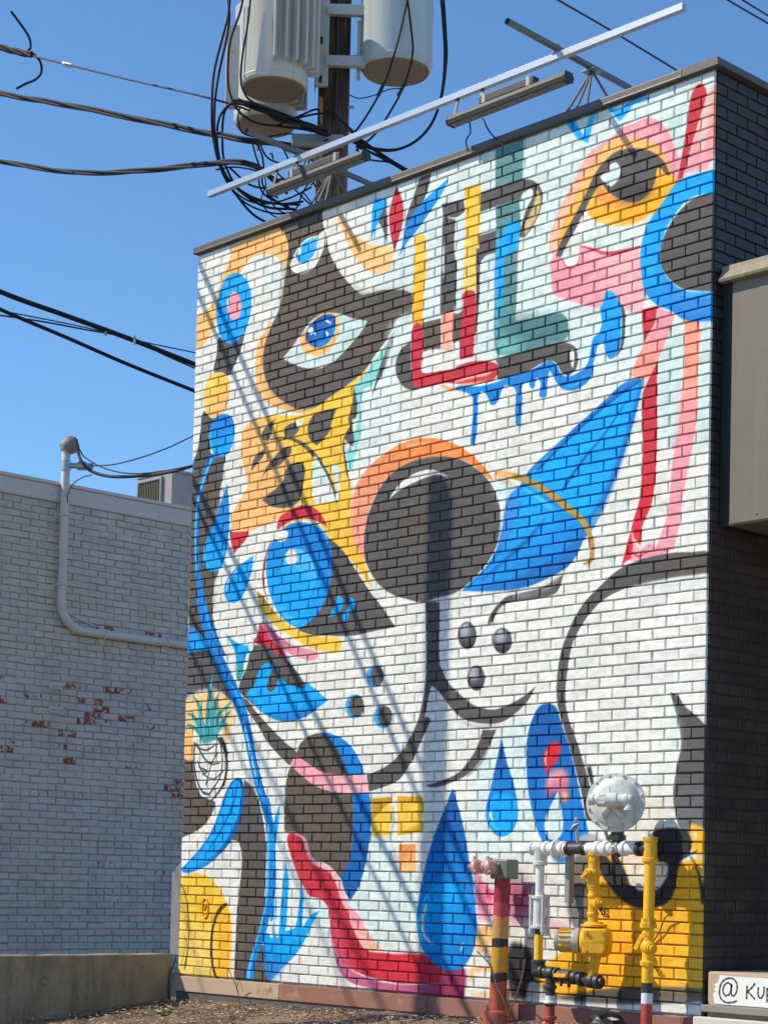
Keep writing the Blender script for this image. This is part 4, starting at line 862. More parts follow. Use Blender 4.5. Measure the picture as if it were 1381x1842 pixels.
chips = [(152, 1264, 2), (182, 1280, 2), (180, 1292, 2), (158, 1302, 2), (128, 1325, 2), (110, 1346, 2), (135, 1375, 2), (198, 1130, 2), (14, 1338, 1), (60, 1302, 2), (95, 1268, 1), (198, 1240, 2), (280, 1310, 1), (315, 1412, 2), (182, 1558, 1), (265, 1138, 2), (216, 1294, 2), (8, 1262, 2), (50, 1250, 1), (248, 1380, 1), (170, 1262, 2), (10, 1352, 2), (295, 1572, 1), (20, 1225, 1), (120, 1230, 1), (240, 1250, 1), (320, 1425, 2), (75, 1252, 1), (140, 1240, 1), (176, 1302, 1), (30, 1300, 1), (262, 1275, 1), (300, 1345, 1), (130, 1512, 1)]
CH = [(at(x, y, 0, XL), w) for x, y, w in chips]
items = []; k = 0; z = LT - .205 - CO / 2
while z > -.5:
    header = k >= 14 and (k - 14) % 7 == 0; u = -6.4 + (0 if header or k % 2 else BR / 2) + rnd.uniform(-.01, .01)
    while u < 7.3:
        w = BR / 2 if header else BR
        P = (XL + rnd.uniform(-.004, .003), u + w / 2 + rnd.uniform(-.004, .004), z + rnd.uniform(-.003, .003)); kind = 1 if header else 0
        for q, lv in CH:
            if abs(q[1] - P[1]) < w / 2 and abs(q[2] - P[2]) < CO / 2: kind = (3 if header else 2) if lv == 1 else (5 if header else 4)
        items.append((P, kind, rnd.randrange(20))); u += w
    z -= CO; k += 1
def area_grey(P):
    x, y, zz = proj(P); return 100 / zz + (30 if any(abs(q[1] - P[1]) < .11 and abs(q[2] - P[2]) < .04 for q, l in CH) else 0) if -20 < x < 335 and 860 < y < 1712 else 0
order_meshes = [gf[0], gh[0], gf[1], gh[1], gf[2], gh[2]]
lay_bricks(gbl, items, order_meshes, 'brick', 300, 'brick_field', M_gb, area_grey, math.pi / 2)

# service mast with conduit on that wall
q0 = at(118, 800, 0, XL + .06); q1 = at(109, 1100, 0, XL + .06); ybase = q1[1]
mast = thing('service_mast', (XL + .06, q1[1], q1[2]), 'grey electrical service mast and conduit strapped to the shaded grey wall', 'conduit')
zb_ = at(120, 1135, 0, XL + .06)[2]; e1 = at(150, 1137, 0, XL + .06)
ys = at(118, 850, 0, XL + .06)[1]
path = [(XL + .06, ys, q0[2])] + [(XL + .06, ys, zz) for zz in np.linspace(q0[2] - .2, zb_ + .28, 6)]
for k in range(1, 8):
    a = math.pi / 2 * k / 7; path.append((XL + .06, ys + .26 * (1 - math.cos(a)), zb_ + .28 - .26 * math.sin(a)))
zend = at(330, 1160, 0, XL + .06)[2]
path += [(XL + .06, ys + .6, zb_ + .015), (XL + .06, ys + 3.2, zb_ + .01)]
MB().tube(path, .042, 14).build('conduit_pipe', M_gcop, mast)
top = np.array([XL + .06, ys, q0[2]])
wh = MB(); wh.lathe(top + (0, 0, -.06), ZU, [(0, .046), (.004, .06), (.05, .062), (.056, .05)], 14)
wd_ = np.array([.25, .75, .5]); wd_ /= np.linalg.norm(wd_)
wh.lathe(top + np.array([-.01, -.035, -.045]), wd_, [(0, .055), (.03, .080), (.09, .092), (.13, .085), (.155, .06), (.165, .01)], 18); wh.build('weatherhead', plain('weatherhead_metal', (132, 126, 118), .6, var=.15), mast)
for zz in (LT - .33, LT - 1.02, LT - 2.02, LT - 2.25):
    MB().box((XL - .002, ys - .075, zz - .03), (XL + .012, ys + .075, zz + .03)).tube([(XL + .06 + .046 * math.cos(a), ys + .046 * math.sin(a), zz) for a in np.linspace(-math.pi * .7, math.pi * .7, 12)], .012, 6).build('strap', M_gcop, mast)
for yy in (ys + .52, ys + 1.3, ys + 2.1):
    MB().box((XL - .002, yy - .03, zb_ - .08), (XL + .014, yy + .03, zb_ + .1)).tube([(XL + .06 + .046 * math.cos(a), yy, zb_ + .013 + .046 * math.sin(a)) for a in np.linspace(-math.pi * .7, math.pi * .7, 12)], .01, 6).build('strap', M_gcop, mast)
ins = MB(); ic = np.array([XL + .06, ys, at(120, 838, 0, XL + .06)[2]])
rt = np.array([.69, .72, 0])
ins.tube([ic, ic + rt * .12], .028, 10); ins.tube([ic + (0, 0, -.05), ic + (0, 0, .05)], .05, 12); ins.tube([ic + rt * .12, ic + rt * .2], .045, 10); ins.tube([ic + rt * .2, ic + rt * .27], .03, 10); ins.build('wire_holder', M_gal, mast)

# rooftop air conditioner behind the grey parapet
A0 = at(310, 848, 0, -4.75); ac = thing('rooftop_air_conditioner', (A0[0], A0[1], LT - .45), 'grey rooftop air conditioner with louvred grille above the shaded parapet', 'air conditioner')
x1 = A0[0]; x0 = at(248, 862, 1, A0[1])[0]; y0, y1 = A0[1], A0[1] + .95; zt_ = A0[2]
M_ac = plain('ac_paint', (150, 148, 146), .5, var=.08, scale=6, dirt=((140, 136, 130), 8, .62)); M_acs = plain('ac_slat', (116, 114, 92), .6, var=.15); M_acd = plain('ac_coil', (88, 88, 68), .7, var=.2, scale=30)
bevel(MB().box((x0, y0, LT - .45), (x1, y1, zt_)).build('cabinet', M_ac, ac), .01)
bevel(MB().box((x0 - .015, y0 - .015, zt_), (x1 + .015, y1 + .015, zt_ + .03)).build('lid', M_ac, ac), .006)
w_ = x1 - x0
MB().box((x0 + .08 * w_, y0 - .006, LT - .1), (x0 + .72 * w_, y0 - .002, zt_ - .06)).build('coil', M_acd, ac)
gfr = MB()
for bx in ((x0 + .05 * w_, x0 + .08 * w_, LT - .13, zt_ - .03), (x0 + .72 * w_, x0 + .75 * w_, LT - .13, zt_ - .03), (x0 + .08 * w_, x0 + .72 * w_, zt_ - .06, zt_ - .03), (x0 + .08 * w_, x0 + .72 * w_, LT + .03, LT + .045)):
    gfr.box((bx[0], y0 - .034, bx[2]), (bx[1], y0 - .001, bx[3]))
grille = gfr.build('grille_frame', M_ac, ac)
for k in range(13):
    xx = x0 + .08 * w_ + .64 * w_ * (k + .5) / 13
    MB().box((xx - .004, y0 - .02, LT - .1), (xx + .004, y0 - .007, zt_ - .06)).build('grille_slat', M_acs, grille)
MB().box((x1 + .001, y0 + .25, zt_ - .16), (x1 + .006, y0 + .5, zt_ - .08)).build('data_plate', M_galdull, ac)
MB().box((x1 + .001, y0 + .3, zt_ - .33), (x1 + .02, y0 + .55, zt_ - .30)).build('handle', M_galdull, ac)

# ---- low concrete wall, corner post
lw = thing('retaining_wall', (-.2, -2, -.3), 'low weathered concrete retaining wall left of the mural', 'wall')
n = 60; top = []; mb = MB()
for i in range(n + 1):
    y = -.012 - i * 7.0 / n; j = .006 * math.sin(i * 1.7) + rnd.uniform(-.004, .004)
    top.append((y, .150 + j * .6, j))
vs = []; fs = []
for y, zt2, j in top: vs += [(-.06 + j, y, -.9), (-.058 + j * .8, y, -.3), (-.054 + j * .6, y, zt2 - .006), (-.060, y, zt2), (-.19, y, zt2 + .001), (-.20, y, -.9)]
for i in range(n):
    for k in range(5): a = i * 6 + k; fs.append((a, a + 1, a + 7, a + 6))
fs += [(5, 4, 3, 2, 1, 0), tuple(n * 6 + k for k in range(6))]
mb.add(vs, fs); mb.build('concrete_wall', M_conc, lw)
ps = thing('metal_post', (-.09, .06, .1), 'short galvanised corner post with a slanted top at the foot of the mural', 'post')
za = at(311, 1555, 1, .05)[2]
pp = MB(); pp.hexa([(-.135, .02, .14), (-.022, .02, .14), (-.022, .13, .14), (-.135, .13, .14), (-.135, .02, za - .07), (-.022, .02, za + .02), (-.022, .13, za + .02), (-.135, .13, za - .07)]); bevel(pp.build('post_shell', M_galdull, ps), .006)
hc = thing('black_hose', (-.04, -.05, -.2), 'thin black drain hose hanging down the end of the concrete wall', 'hose')
MB().tube(smooth_path([at(a, b, 0, -.04) for a, b in ((316, 1722), (312, 1738), (306, 1752), (303, 1775), (304, 1798))], 5), .0045, 8).build('hose_tube', M_black, hc)

# ---- right: metal canopy box, its recess, and the signed ledge
cn = thing('metal_fascia', (5.0, .085, 2.9), 'taupe metal storefront fascia box with a projecting cap beside the mural corner', 'fascia')
zc0 = at(1330, 943, 1, .085)[2]; zc1 = at(1330, 503, 1, .085)[2]; zc2 = at(1330, 468, 1, .05)[2]
bevel(MB().box((5.056, .092, zc0), (9.0, 1.3, zc1 + .01)).build('panel', M_canopy, cn), .004)
cc = MB(); cc.prism([(4.99, .042, zc1), (4.99, .036, zc1 + .015), (4.99, .078, zc2 - .03), (4.99, .080, zc2), (4.99, 1.32, zc2), (4.99, 1.32, zc1 + .011), (4.99, .091, zc1 + .011), (4.99, .091, zc1)], (4.02, 0, 0)); cc.build('cap', M_canopycap, cn)
MB().box((5.06, .085, zc0 + .012), (8.9, .0915, zc0 + .02)).build('drip_edge', M_canopy, cn)
for k in range(7):
    MB().sphere((5.25 + k * .5, .091, zc0 + .05), .008, 8, 5).build('rivet', M_canopycap, cn)
st = thing('storefront_wall', (7, 1.6, 1), 'dark recessed storefront wall under the taupe fascia', 'wall')
MB().box((4.98, 1.5, -.2), (9.0, 1.7, zc0 + .2)).build('recess_wall', plain('storefront_dark', (52, 56, 70), .35, var=.2, scale=3), st)
MB().box((4.982, .096, zc0), (5.0555, .6, zc1 - .001)).build('corner_shade_strip', plain('corner_shade_black', (30, 29, 31), .7, var=.2), cn)  # near-black strip standing in for the brick corner's shadow on the panel
pl = thing('concrete_ledge', (5.0, 0, 0), 'concrete ledge with a white painted panel hand lettered in grey beside the mural corner', 'ledge')
zt3 = at(1320, 1751, 1, .0)[2]; zb3 = at(1320, 1813, 1, .0)[2]
L = 4.0
pr = [(5.008, .012, zt3 - .012), (5.02, .03, zt3), (5.02, .5, zt3 + .01), (5.02, .5, -.3), (5.008, .012, -.3)]
bevel(MB().box((5.012, .01, -.3), (5.012 + L, .5, zt3)).build('ledge_block', M_tan, pl), .012)
pts = []
for i in range(13):                                      # ragged brush edge of the white panel
    pts.append((5.065 + rnd.uniform(-.012, .012) + (.035 if i > 8 else 0), .0085, zb3 + .012 + (zt3 - zb3 - .03) * i / 12))
for i in range(30): pts.append((5.1 + (L - .15) * (i + 1) / 30, .0085, zt3 - .022 + rnd.uniform(-.005, .005)))
pts.append((5.0 + L - .05, .0085, zb3 + .012))
MB().prism(pts, (0, -.003, 0)).build('white_panel', M_signw, pl)
bevel(MB().box((5.005, -.045, zb3 - .035), (5.0 + L, .0095, zb3 + .006)).build('upper_step', M_ledge, pl), .005)
bevel(MB().box((5.0, -.11, -.3), (5.0 + L, -.0455, zb3 - .062)).build('lower_step', M_ledgel, pl), .006)
def ink(pts, r=.0052, name='letter_stroke'):
    P = [wy(a, b, -.0075) if False else at(a, b, 1, .0045) for a, b in pts]
    mb = MB(); P = smooth_path(P, 6); vs = []; fs = []
    for i in range(len(P)):
        d = P[min(i + 1, len(P) - 1)] - P[max(i - 1, 0)]; d /= np.linalg.norm(d) + 1e-9
        nn = np.array([-d[2], 0, d[0]]) * r * (1 + .2 * math.sin(i * 1.3)); vs += [P[i] + nn, P[i] - nn]
    for i in range(len(P) - 1): fs.append((2 * i, 2 * i + 1, 2 * i + 3, 2 * i + 2))
    b0 = len(vs); vs += [q + np.array([0, .0016, 0]) for q in vs[:]]
    fs += [tuple(b0 + t for t in reversed(q)) for q in fs[:]]
    mb.add(vs, fs); return mb.build(name, M_ink, pl)
def SG(x, y): return 1040 + x / 3.988, 1380 + y / 3.988
ink([SG(*q) for q in ((1092, 1562), (1070, 1550), (1045, 1570), (1036, 1610), (1050, 1640), (1078, 1635), (1096, 1600), (1098, 1560), (1094, 1600), (1100, 1640), (1118, 1640), (1136, 1605), (1135, 1555), (1110, 1522), (1070, 1518), (1030, 1545), (1012, 1600), (1018, 1655), (1050, 1688), (1095, 1692), (1138, 1680))])
ink([SG(*q) for q in ((1210, 1570), (1207, 1620), (1206, 1668))]); ink([SG(*q) for q in ((1268, 1552), (1240, 1588), (1213, 1612))]); ink([SG(*q) for q in ((1213, 1610), (1240, 1640), (1266, 1668))])
ink([SG(*q) for q in ((1290, 1582), (1288, 1620), (1292, 1650), (1306, 1660), (1322, 1645), (1330, 1612), (1331, 1578))])
ink([SG(*q) for q in ((1352, 1588), (1352, 1640), (1353, 1690))]); ink([SG(*q) for q in ((1353, 1600), (1366, 1586), (1392, 1590), (1400, 1618), (1384, 1640), (1356, 1640))])
# ---------------------------------------------------------------- light rack on the parapet
M_strutd = plain('dull_strut', (112, 114, 114), .5, .3, var=.16, scale=20, bumps=.05)
lr = thing('light_rack', (2.5, 0, WH), 'bright steel rail on two pipe arms standing above the mural parapet', 'light rack')
rb = MB(); X0, X1, RY, RZ = .276, 4.83, -.12, 6.012; h = .021
rb.hexa([(X0, RY - h, RZ - h), (X1, RY - h, RZ - h), (X1, RY + h, RZ - h), (X0, RY + h, RZ - h), (X0, RY - h, RZ + h), (X1, RY - h, RZ + h), (X1, RY + h, RZ + h), (X0, RY + h, RZ + h)])
for k in range(46):
    x = X0 + .05 + k * .1
    rb.tube([(x, RY, RZ - h - .002), (x, RY, RZ - h)], .008, 6)
bevel(rb.build('rail', M_rail, lr), .003)
for xa, ya, za0, yb, zb0 in ((1.316, -.607, 6.085, .63, 6.03), (3.826, -.592, 6.085, .60, 6.035)):
    def az(y): return za0 + (zb0 - za0) * (y - ya) / (yb - ya)
    am = MB(); am.tube([(xa, ya, za0), (xa, ya + .002, za0), (xa, yb, zb0)], .021, 14, cap=False); am.tube([(xa, ya + .002, za0), (xa, yb, zb0)], .017, 14, cap=False); am.tube([(xa, ya + .05, az(ya + .05)), (xa, ya + .052, az(ya + .05))], .017, 12); am.build('arm', M_strutd, lr)
    cl = MB(); cl.box((xa - .03, RY - .03, RZ + h), (xa + .03, RY + .03, RZ + h + .004)); cl.tube([(xa, RY + .027 * math.cos(a), az(RY) + .027 * math.sin(a)) for a in np.linspace(0, math.pi, 9)], .006, 6); cl.build('clamp', M_galdull, lr)
    ap = np.array([xa, .22, az(.22) - .02])
    for dx, yy in ((-.11, .05), (-.02, .06), (.16, .42), (.07, .08)):
        MB().cyl(ap, (xa + dx, yy, WH + .0 if yy > .26 else WH + .05), .0085, 8).build('leg', M_strutd, lr)
    MB().box((xa - .05, .17, az(.22) - .03), (xa + .05, .27, az(.22) - .0225)).build('saddle_plate', M_galdull, lr)
def flood(x0, x1, y, z, label, gx0, gx1):
    t = thing('flood_light', ((x0 + x1) / 2, y, z), label, 'flood light', 'linear flood lights hung from the rail')
    hb = MB(); sec = [(-.035, -.03), (.035, -.03), (.045, .0), (.03, .03), (-.03, .03), (-.045, .0)]
    hb.prism([(x0, y + a, z + b) for a, b in sec], (x1 - x0, 0, 0)); bevel(hb.build('housing', M_bronze, t), .003)
    MB().box((x0 + .02, y - .028, z - .034), (x1 - .02, y + .028, z - .0305)).build('lens', M_lens, t)
    lb = MB()
    n = int((x1 - x0) / .06)
    for k in range(n): lb.sphere((x0 + .04 + k * .06, y, z - .034), .008, 8, 4)
    lb.build('lamp_row', M_lens, t)['kind'] = 'stuff'
    dr = MB(); dr.box((gx0, y - .03, z + .031), (gx1, y + .03, z + .085)); db = bevel(dr.build('driver_box', M_bronze, t), .006)
    for gx in (gx0 + .03, gx1 - .06): MB().box((gx, y - .033, z + .0305), (gx + .03, y + .033, z + .09)).build('driver_clip', M_galdull, db)
    for xx in (x0 + .03, x0 + .26 if x1 - x0 < 1.05 else x1 - .12):
        MB().hexa([(xx - .012, y - .004, z + .0305), (xx + .012, y - .004, z + .0305), (xx + .012, y + .004, z + .0305), (xx - .012, y + .004, z + .0305), (xx - .012, RY - .004, RZ - h), (xx + .012, RY - .004, RZ - h), (xx + .012, RY + .004, RZ - h), (xx - .012, RY + .004, RZ - h)]).build('hanger', M_bronze, t)
    for k, xx in enumerate((x0 - .006, x1)): MB().prism([(xx, y + a * 1.06, z + b * 1.08) for a, b in sec], (.006, 0, 0)).build('end_cap', M_bronze, t)
    return t
LY = -.150
a0, a1 = at(487, 345, 1, LY), at(657, 288, 1, LY)
flood(a0[0], a1[0], LY, (a0[2] + a1[2]) / 2 + .02, 'long bronze flood light in front of the pole, lower left on the rail', a0[0] + .22, a0[0] + .78)
a0, a1 = at(811, 219, 1, LY), at(1022, 149, 1, LY)
flood(a0[0], a1[0], LY, (a0[2] + a1[2]) / 2 + .02, 'long bronze flood light against open sky, upper right on the rail', a0[0] + .28, a0[0] + .76)
for xx, nm, pts in ((0, 'thin black lamp lead dropping to the coping from the right flood light', ((843, 212), (846, 238), (838, 252), (842, 272))), (1, 'thin black lamp lead looping below the middle of the right flood light', ((868, 212), (880, 236), (895, 252), (905, 262)))):
    o = MB().tube(smooth_path([at(a, b, 1, -.06) for a, b in pts], 5), .005, 6).build('lamp_lead', M_cable); tag(o, nm, 'cable')

# ---------------------------------------------------------------- utility pole behind the building
PX, PY = -.27, 1.62
up = thing('utility_pole', (PX, PY, -.3), 'weathered wooden utility pole rising from the alley behind the mural building', 'utility pole')
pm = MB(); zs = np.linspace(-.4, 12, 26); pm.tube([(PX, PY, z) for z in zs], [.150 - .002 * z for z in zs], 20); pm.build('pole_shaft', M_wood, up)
RT = np.array([.6901, .7233, 0]); RT /= np.linalg.norm(RT); TV = np.array([.7235, -.6887, 0]); TV /= np.linalg.norm(TV)   # across / towards the street side
PC = np.array([PX, PY, 0]); ZU = np.array([0, 0, 1.0])
def pz(y_px, off=0.0):                           # height on the pole for a photo row
    return at(596, y_px, 1, PY)[2]
mk = MB(); za, zb_ = pz(172), pz(-90)
mk.obox(PC - RT * .10 + TV * .16 + ZU * (za + zb_) / 2, RT, TV, ZU, .055, .02, (zb_ - za) / 2)
mk.obox(PC - RT * .158 + TV * .11 + ZU * (za + zb_) / 2, RT, TV, ZU, .004, .07, (zb_ - za) / 2)
bevel(mk.build('mount_channel', M_band, up), .004)
hl = MB()
for yy in (10, 92, 160): hl.obox(PC - RT * .11 + TV * .181 + ZU * pz(yy), RT, TV, ZU, .014, .003, .03)
hl.build('channel_slots', M_black, up)
for yy in (38, 128):
    b_ = MB(); b_.obox(PC + RT * .10 + TV * .172 + ZU * pz(yy), RT, TV, ZU, .17, .03, .045); bevel(b_.build('mount_arm', M_band, up), .004)
    b_ = MB(); b_.obox(PC - RT * .22 + TV * .10 + ZU * pz(yy + 6), RT, TV, ZU, .08, .03, .045); bevel(b_.build('mount_arm', M_band, up), .004)
for k, (yy, dx) in enumerate(((200, .12), (243, .14), (110, .14), (320, -.13))):
    MB().tube([PC + RT * dx + TV * .08 + ZU * pz(yy), PC + RT * (dx + .06 * (1 if dx > 0 else -1)) + TV * .09 + ZU * pz(yy)], .012, 8).build('bolt', M_galdull, up)
cb_ = MB(); cb_.obox(PC - RT * .12 + TV * .17 + ZU * (pz(268)), RT, TV, ZU, .22, .03, .05); bevel(cb_.build('secondary_bracket', M_galdull, up), .006)
gw = MB(); gw.tube([PC + RT * .03 + TV * .15 + ZU * z for z in np.linspace(-.3, 9, 12)], .008, 6); gw.build('ground_wire', M_cableg, up)

def transformer(px, py, depth, r, hgt, label, fins, text, M_tank=M_tank):
    c = deep(px, py, depth); t = thing('transformer', c, label, 'transformer', 'pole transformers')
    tk = MB().lathe(c, ZU, [(.012, r * .93), (.03, r * .985), (.05, r), (hgt - .06, r), (hgt - .03, r * 1.03), (hgt, r * 1.03)], 40).build('tank', M_tank, t)
    o = t
    MB().lathe(c, ZU, [(0, r * .2), (0.0, r * .9), (.0115, r * .93)], 40).build('tank_bottom', M_tankb, t)
    MB().lathe(c + ZU * hgt, ZU, [(.001, r * 1.04), (.03, r * 1.04), (.10, r * .8), (.14, r * .3)], 32).build('lid', M_tank, t)
    MB().lathe(c + ZU * .052, ZU, [(0, r * 1.002), (.004, r * 1.012), (.010, r * 1.012), (.014, r * 1.002)], 40).build('rim_weld', M_tank, tk)
    if fins:
        a0 = math.atan2(TV[1], TV[0])
        for k in range(fins):
            a = a0 + math.radians(4 + 15 * k); d = np.array([math.cos(a), math.sin(a), 0]); tn = np.array([-d[1], d[0], 0])
            f = MB(); f.obox(c + d * (r + .045) + ZU * (hgt * .53), d, tn, ZU, .05, .012, hgt * .40); bevel(f.build('cooling_fin', M_tank, tk), .008)
    if text:
        tx = MB()
        def gl(pts, u0):
            for (ua, va), (ub, vb) in zip(pts[:-1], pts[1:]):
                q = []
                for s_ in (0, 1):
                    for uu, vv in ((ua, va), (ub, vb)):
                        pass
                L = math.hypot(ub - ua, vb - va); nx, ny = -(vb - va) / L * .007, (ub - ua) / L * .007
                cs = [(ua + nx, va + ny), (ub + nx, vb + ny), (ub - nx, vb - ny), (ua - nx, va - ny)]
                P3 = []
                for rr in (r + .0012, r + .003):
                    for uu, vv in cs:
                        a = math.atan2(TV[1], TV[0]) + (u0 + uu) / r; P3.append(c + np.array([math.cos(a) * rr, math.sin(a) * rr, text + vv]))
                tx.add(P3, [(0, 1, 2, 3), (7, 6, 5, 4), (0, 4, 5, 1), (1, 5, 6, 2), (2, 6, 7, 3), (3, 7, 4, 0)])
        gl([(0, 0), (0, .075)], .088); gl([(-.008, .062), (0, .075)], .088)
        for u0 in (.112, .15):
            gl([(.026 * .5 + .013 * math.cos(a), .0375 + .037 * math.sin(a)) for a in np.linspace(0, 2 * math.pi, 13)], u0)
        tx.build('size_stencil', M_ink, tk)
    return t
DP = proj((PX, PY, 6.5))[2]
r1 = 65 * DP / F_PX
t1 = transformer(712, 131, DP - .02, r1, 1.1, 'pale grey transformer tank stencilled 100, right of the utility pole', 0, .62, M_tankw)
hgb = MB(); c1 = deep(712, 131, DP - .02); hgb.obox(c1 - RT * (r1 + .012) + ZU * .2 - TV * .02, RT, TV, ZU, .016, .05, .24); hgb.build('hanger_lug', M_tank, t1)
t2 = transformer(492, 162, DP - .35, 61 * (DP - .35) / F_PX, 1.0, 'finned cream grey transformer in sunlight at the left of the pole', 7, 0)
t3 = transformer(477, 228, DP + .35, 57 * (DP + .35) / F_PX, 1.0, 'lower transformer half hidden behind the finned transformer', 6, 0)
br = MB(); c2 = deep(418, 120, DP); br.obox(c2, RT, TV, ZU, .055, .03, .36); bx = br.build('bracket_plate', M_band, t2); bevel(bx, .006)

# ---------------------------------------------------------------- cables
def run_on(a, b):                                # carry a line on beyond the frame to its next support
    d = a - b; d /= np.linalg.norm(d); return a + d * 11
def cable(name, pts, r, label, mat=None, axis=None, n=8, group=None, cat='cable', seg=9):
    P = []
    for q in pts:
        P.append(deep(q[0], q[1], q[2]) if axis is None else at(q[0], q[1], axis[0], axis[1]))
    if axis is None and pts[0][0] <= -40: P.insert(0, run_on(P[0], P[1]))
    o = MB().tube(smooth_path(P, n), r, seg).build(name, mat or M_cable); return tag(o, label, cat, group)
def twisted(name, pts, r, label, turns, strands=3, mat=None):
    Q_ = [deep(*q) for q in pts]
    C = smooth_path(Q_, 14); mb = MB()
    if name == 'service_cable':
        far = run_on(Q_[0], Q_[1]); C = [far + (C[0] - far) * k / 60 for k in range(60)] + C; turns *= (len(C) / (len(C) - 60))
    m = len(C)
    for k in range(strands):
        P = []
        for i in range(m):
            t = C[min(i + 1, m - 1)] - C[max(i - 1, 0)]; t /= np.linalg.norm(t)
            u = np.cross(t, ZU); u /= np.linalg.norm(u); w = np.cross(t, u); a = 2 * math.pi * (turns * i / m + k / strands)
            P.append(C[i] + r * 1.15 * (u * math.cos(a) + w * math.sin(a)))
        mb.tube(P, r, 7)
    return tag(mb.build(name, mat or M_cable), label, 'cable')
D = DP
twisted('service_cable', [(-60, 148, 18.6), (0, 167, 18.2), (60, 178, 17.8), (130, 190, 17.4), (260, 216, 16.6), (370, 238, 16.0), (450, 252, 15.6), (530, 262, D + .2), (572, 268, D)], .0135, 'upper twisted black service cable running from the left edge to the pole', 2.6, 3)
twisted('service_cable', [(-60, 278, 18.6), (0, 289, 18.2), (60, 300, 17.8), (130, 309, 17.4), (190, 310, 17.0), (260, 306, 16.6), (330, 299, 16.2), (395, 292, 15.8), (440, 292, 15.5), (480, 312, D + .3), (515, 345, D + .1)], .0125, 'lower twisted black service cable sagging from the left edge to the pole', 2.4, 3)
cable('messenger_wire', [(-40, 78, 18.4), (0, 86, 18.2), (40, 95, 18.0), (75, 104, 17.8), (230, 142, 16.8), (385, 178, 16.0), (470, 205, D + .2), (560, 236, D)], .009, 'thin grey messenger wire descending from the upper left edge to the pole', M_cableg)
twisted('wire_splice', [(-40, 76, 18.38), (0, 84, 18.18), (30, 92, 18.05), (58, 98, 17.9)], .016, 'thick taped cable end on the messenger wire at the left edge', 1.2, 3)
cable('preformed_tie', [(20, 20, 18.0), (38, 44, 18.0), (52, 66, 18.0), (55, 84, 18.0), (50, 92, 17.95), (62, 98, 17.9), (73, 112, 17.9), (74, 130, 17.9), (64, 142, 17.9), (46, 150, 17.9), (29, 159, 17.9)], .012, 'curly loose black wire tie sticking up and down off the messenger wire')
MB_ = MB(); MB_.tube([deep(114, 114, 17.55), deep(129, 118, 17.5)], .022, 8); tag(MB_.build('wire_clip', M_gal), 'small metal clip on the thin messenger wire against the sky', 'clip')
L_ = 'black slack cable loops hanging round the pole'
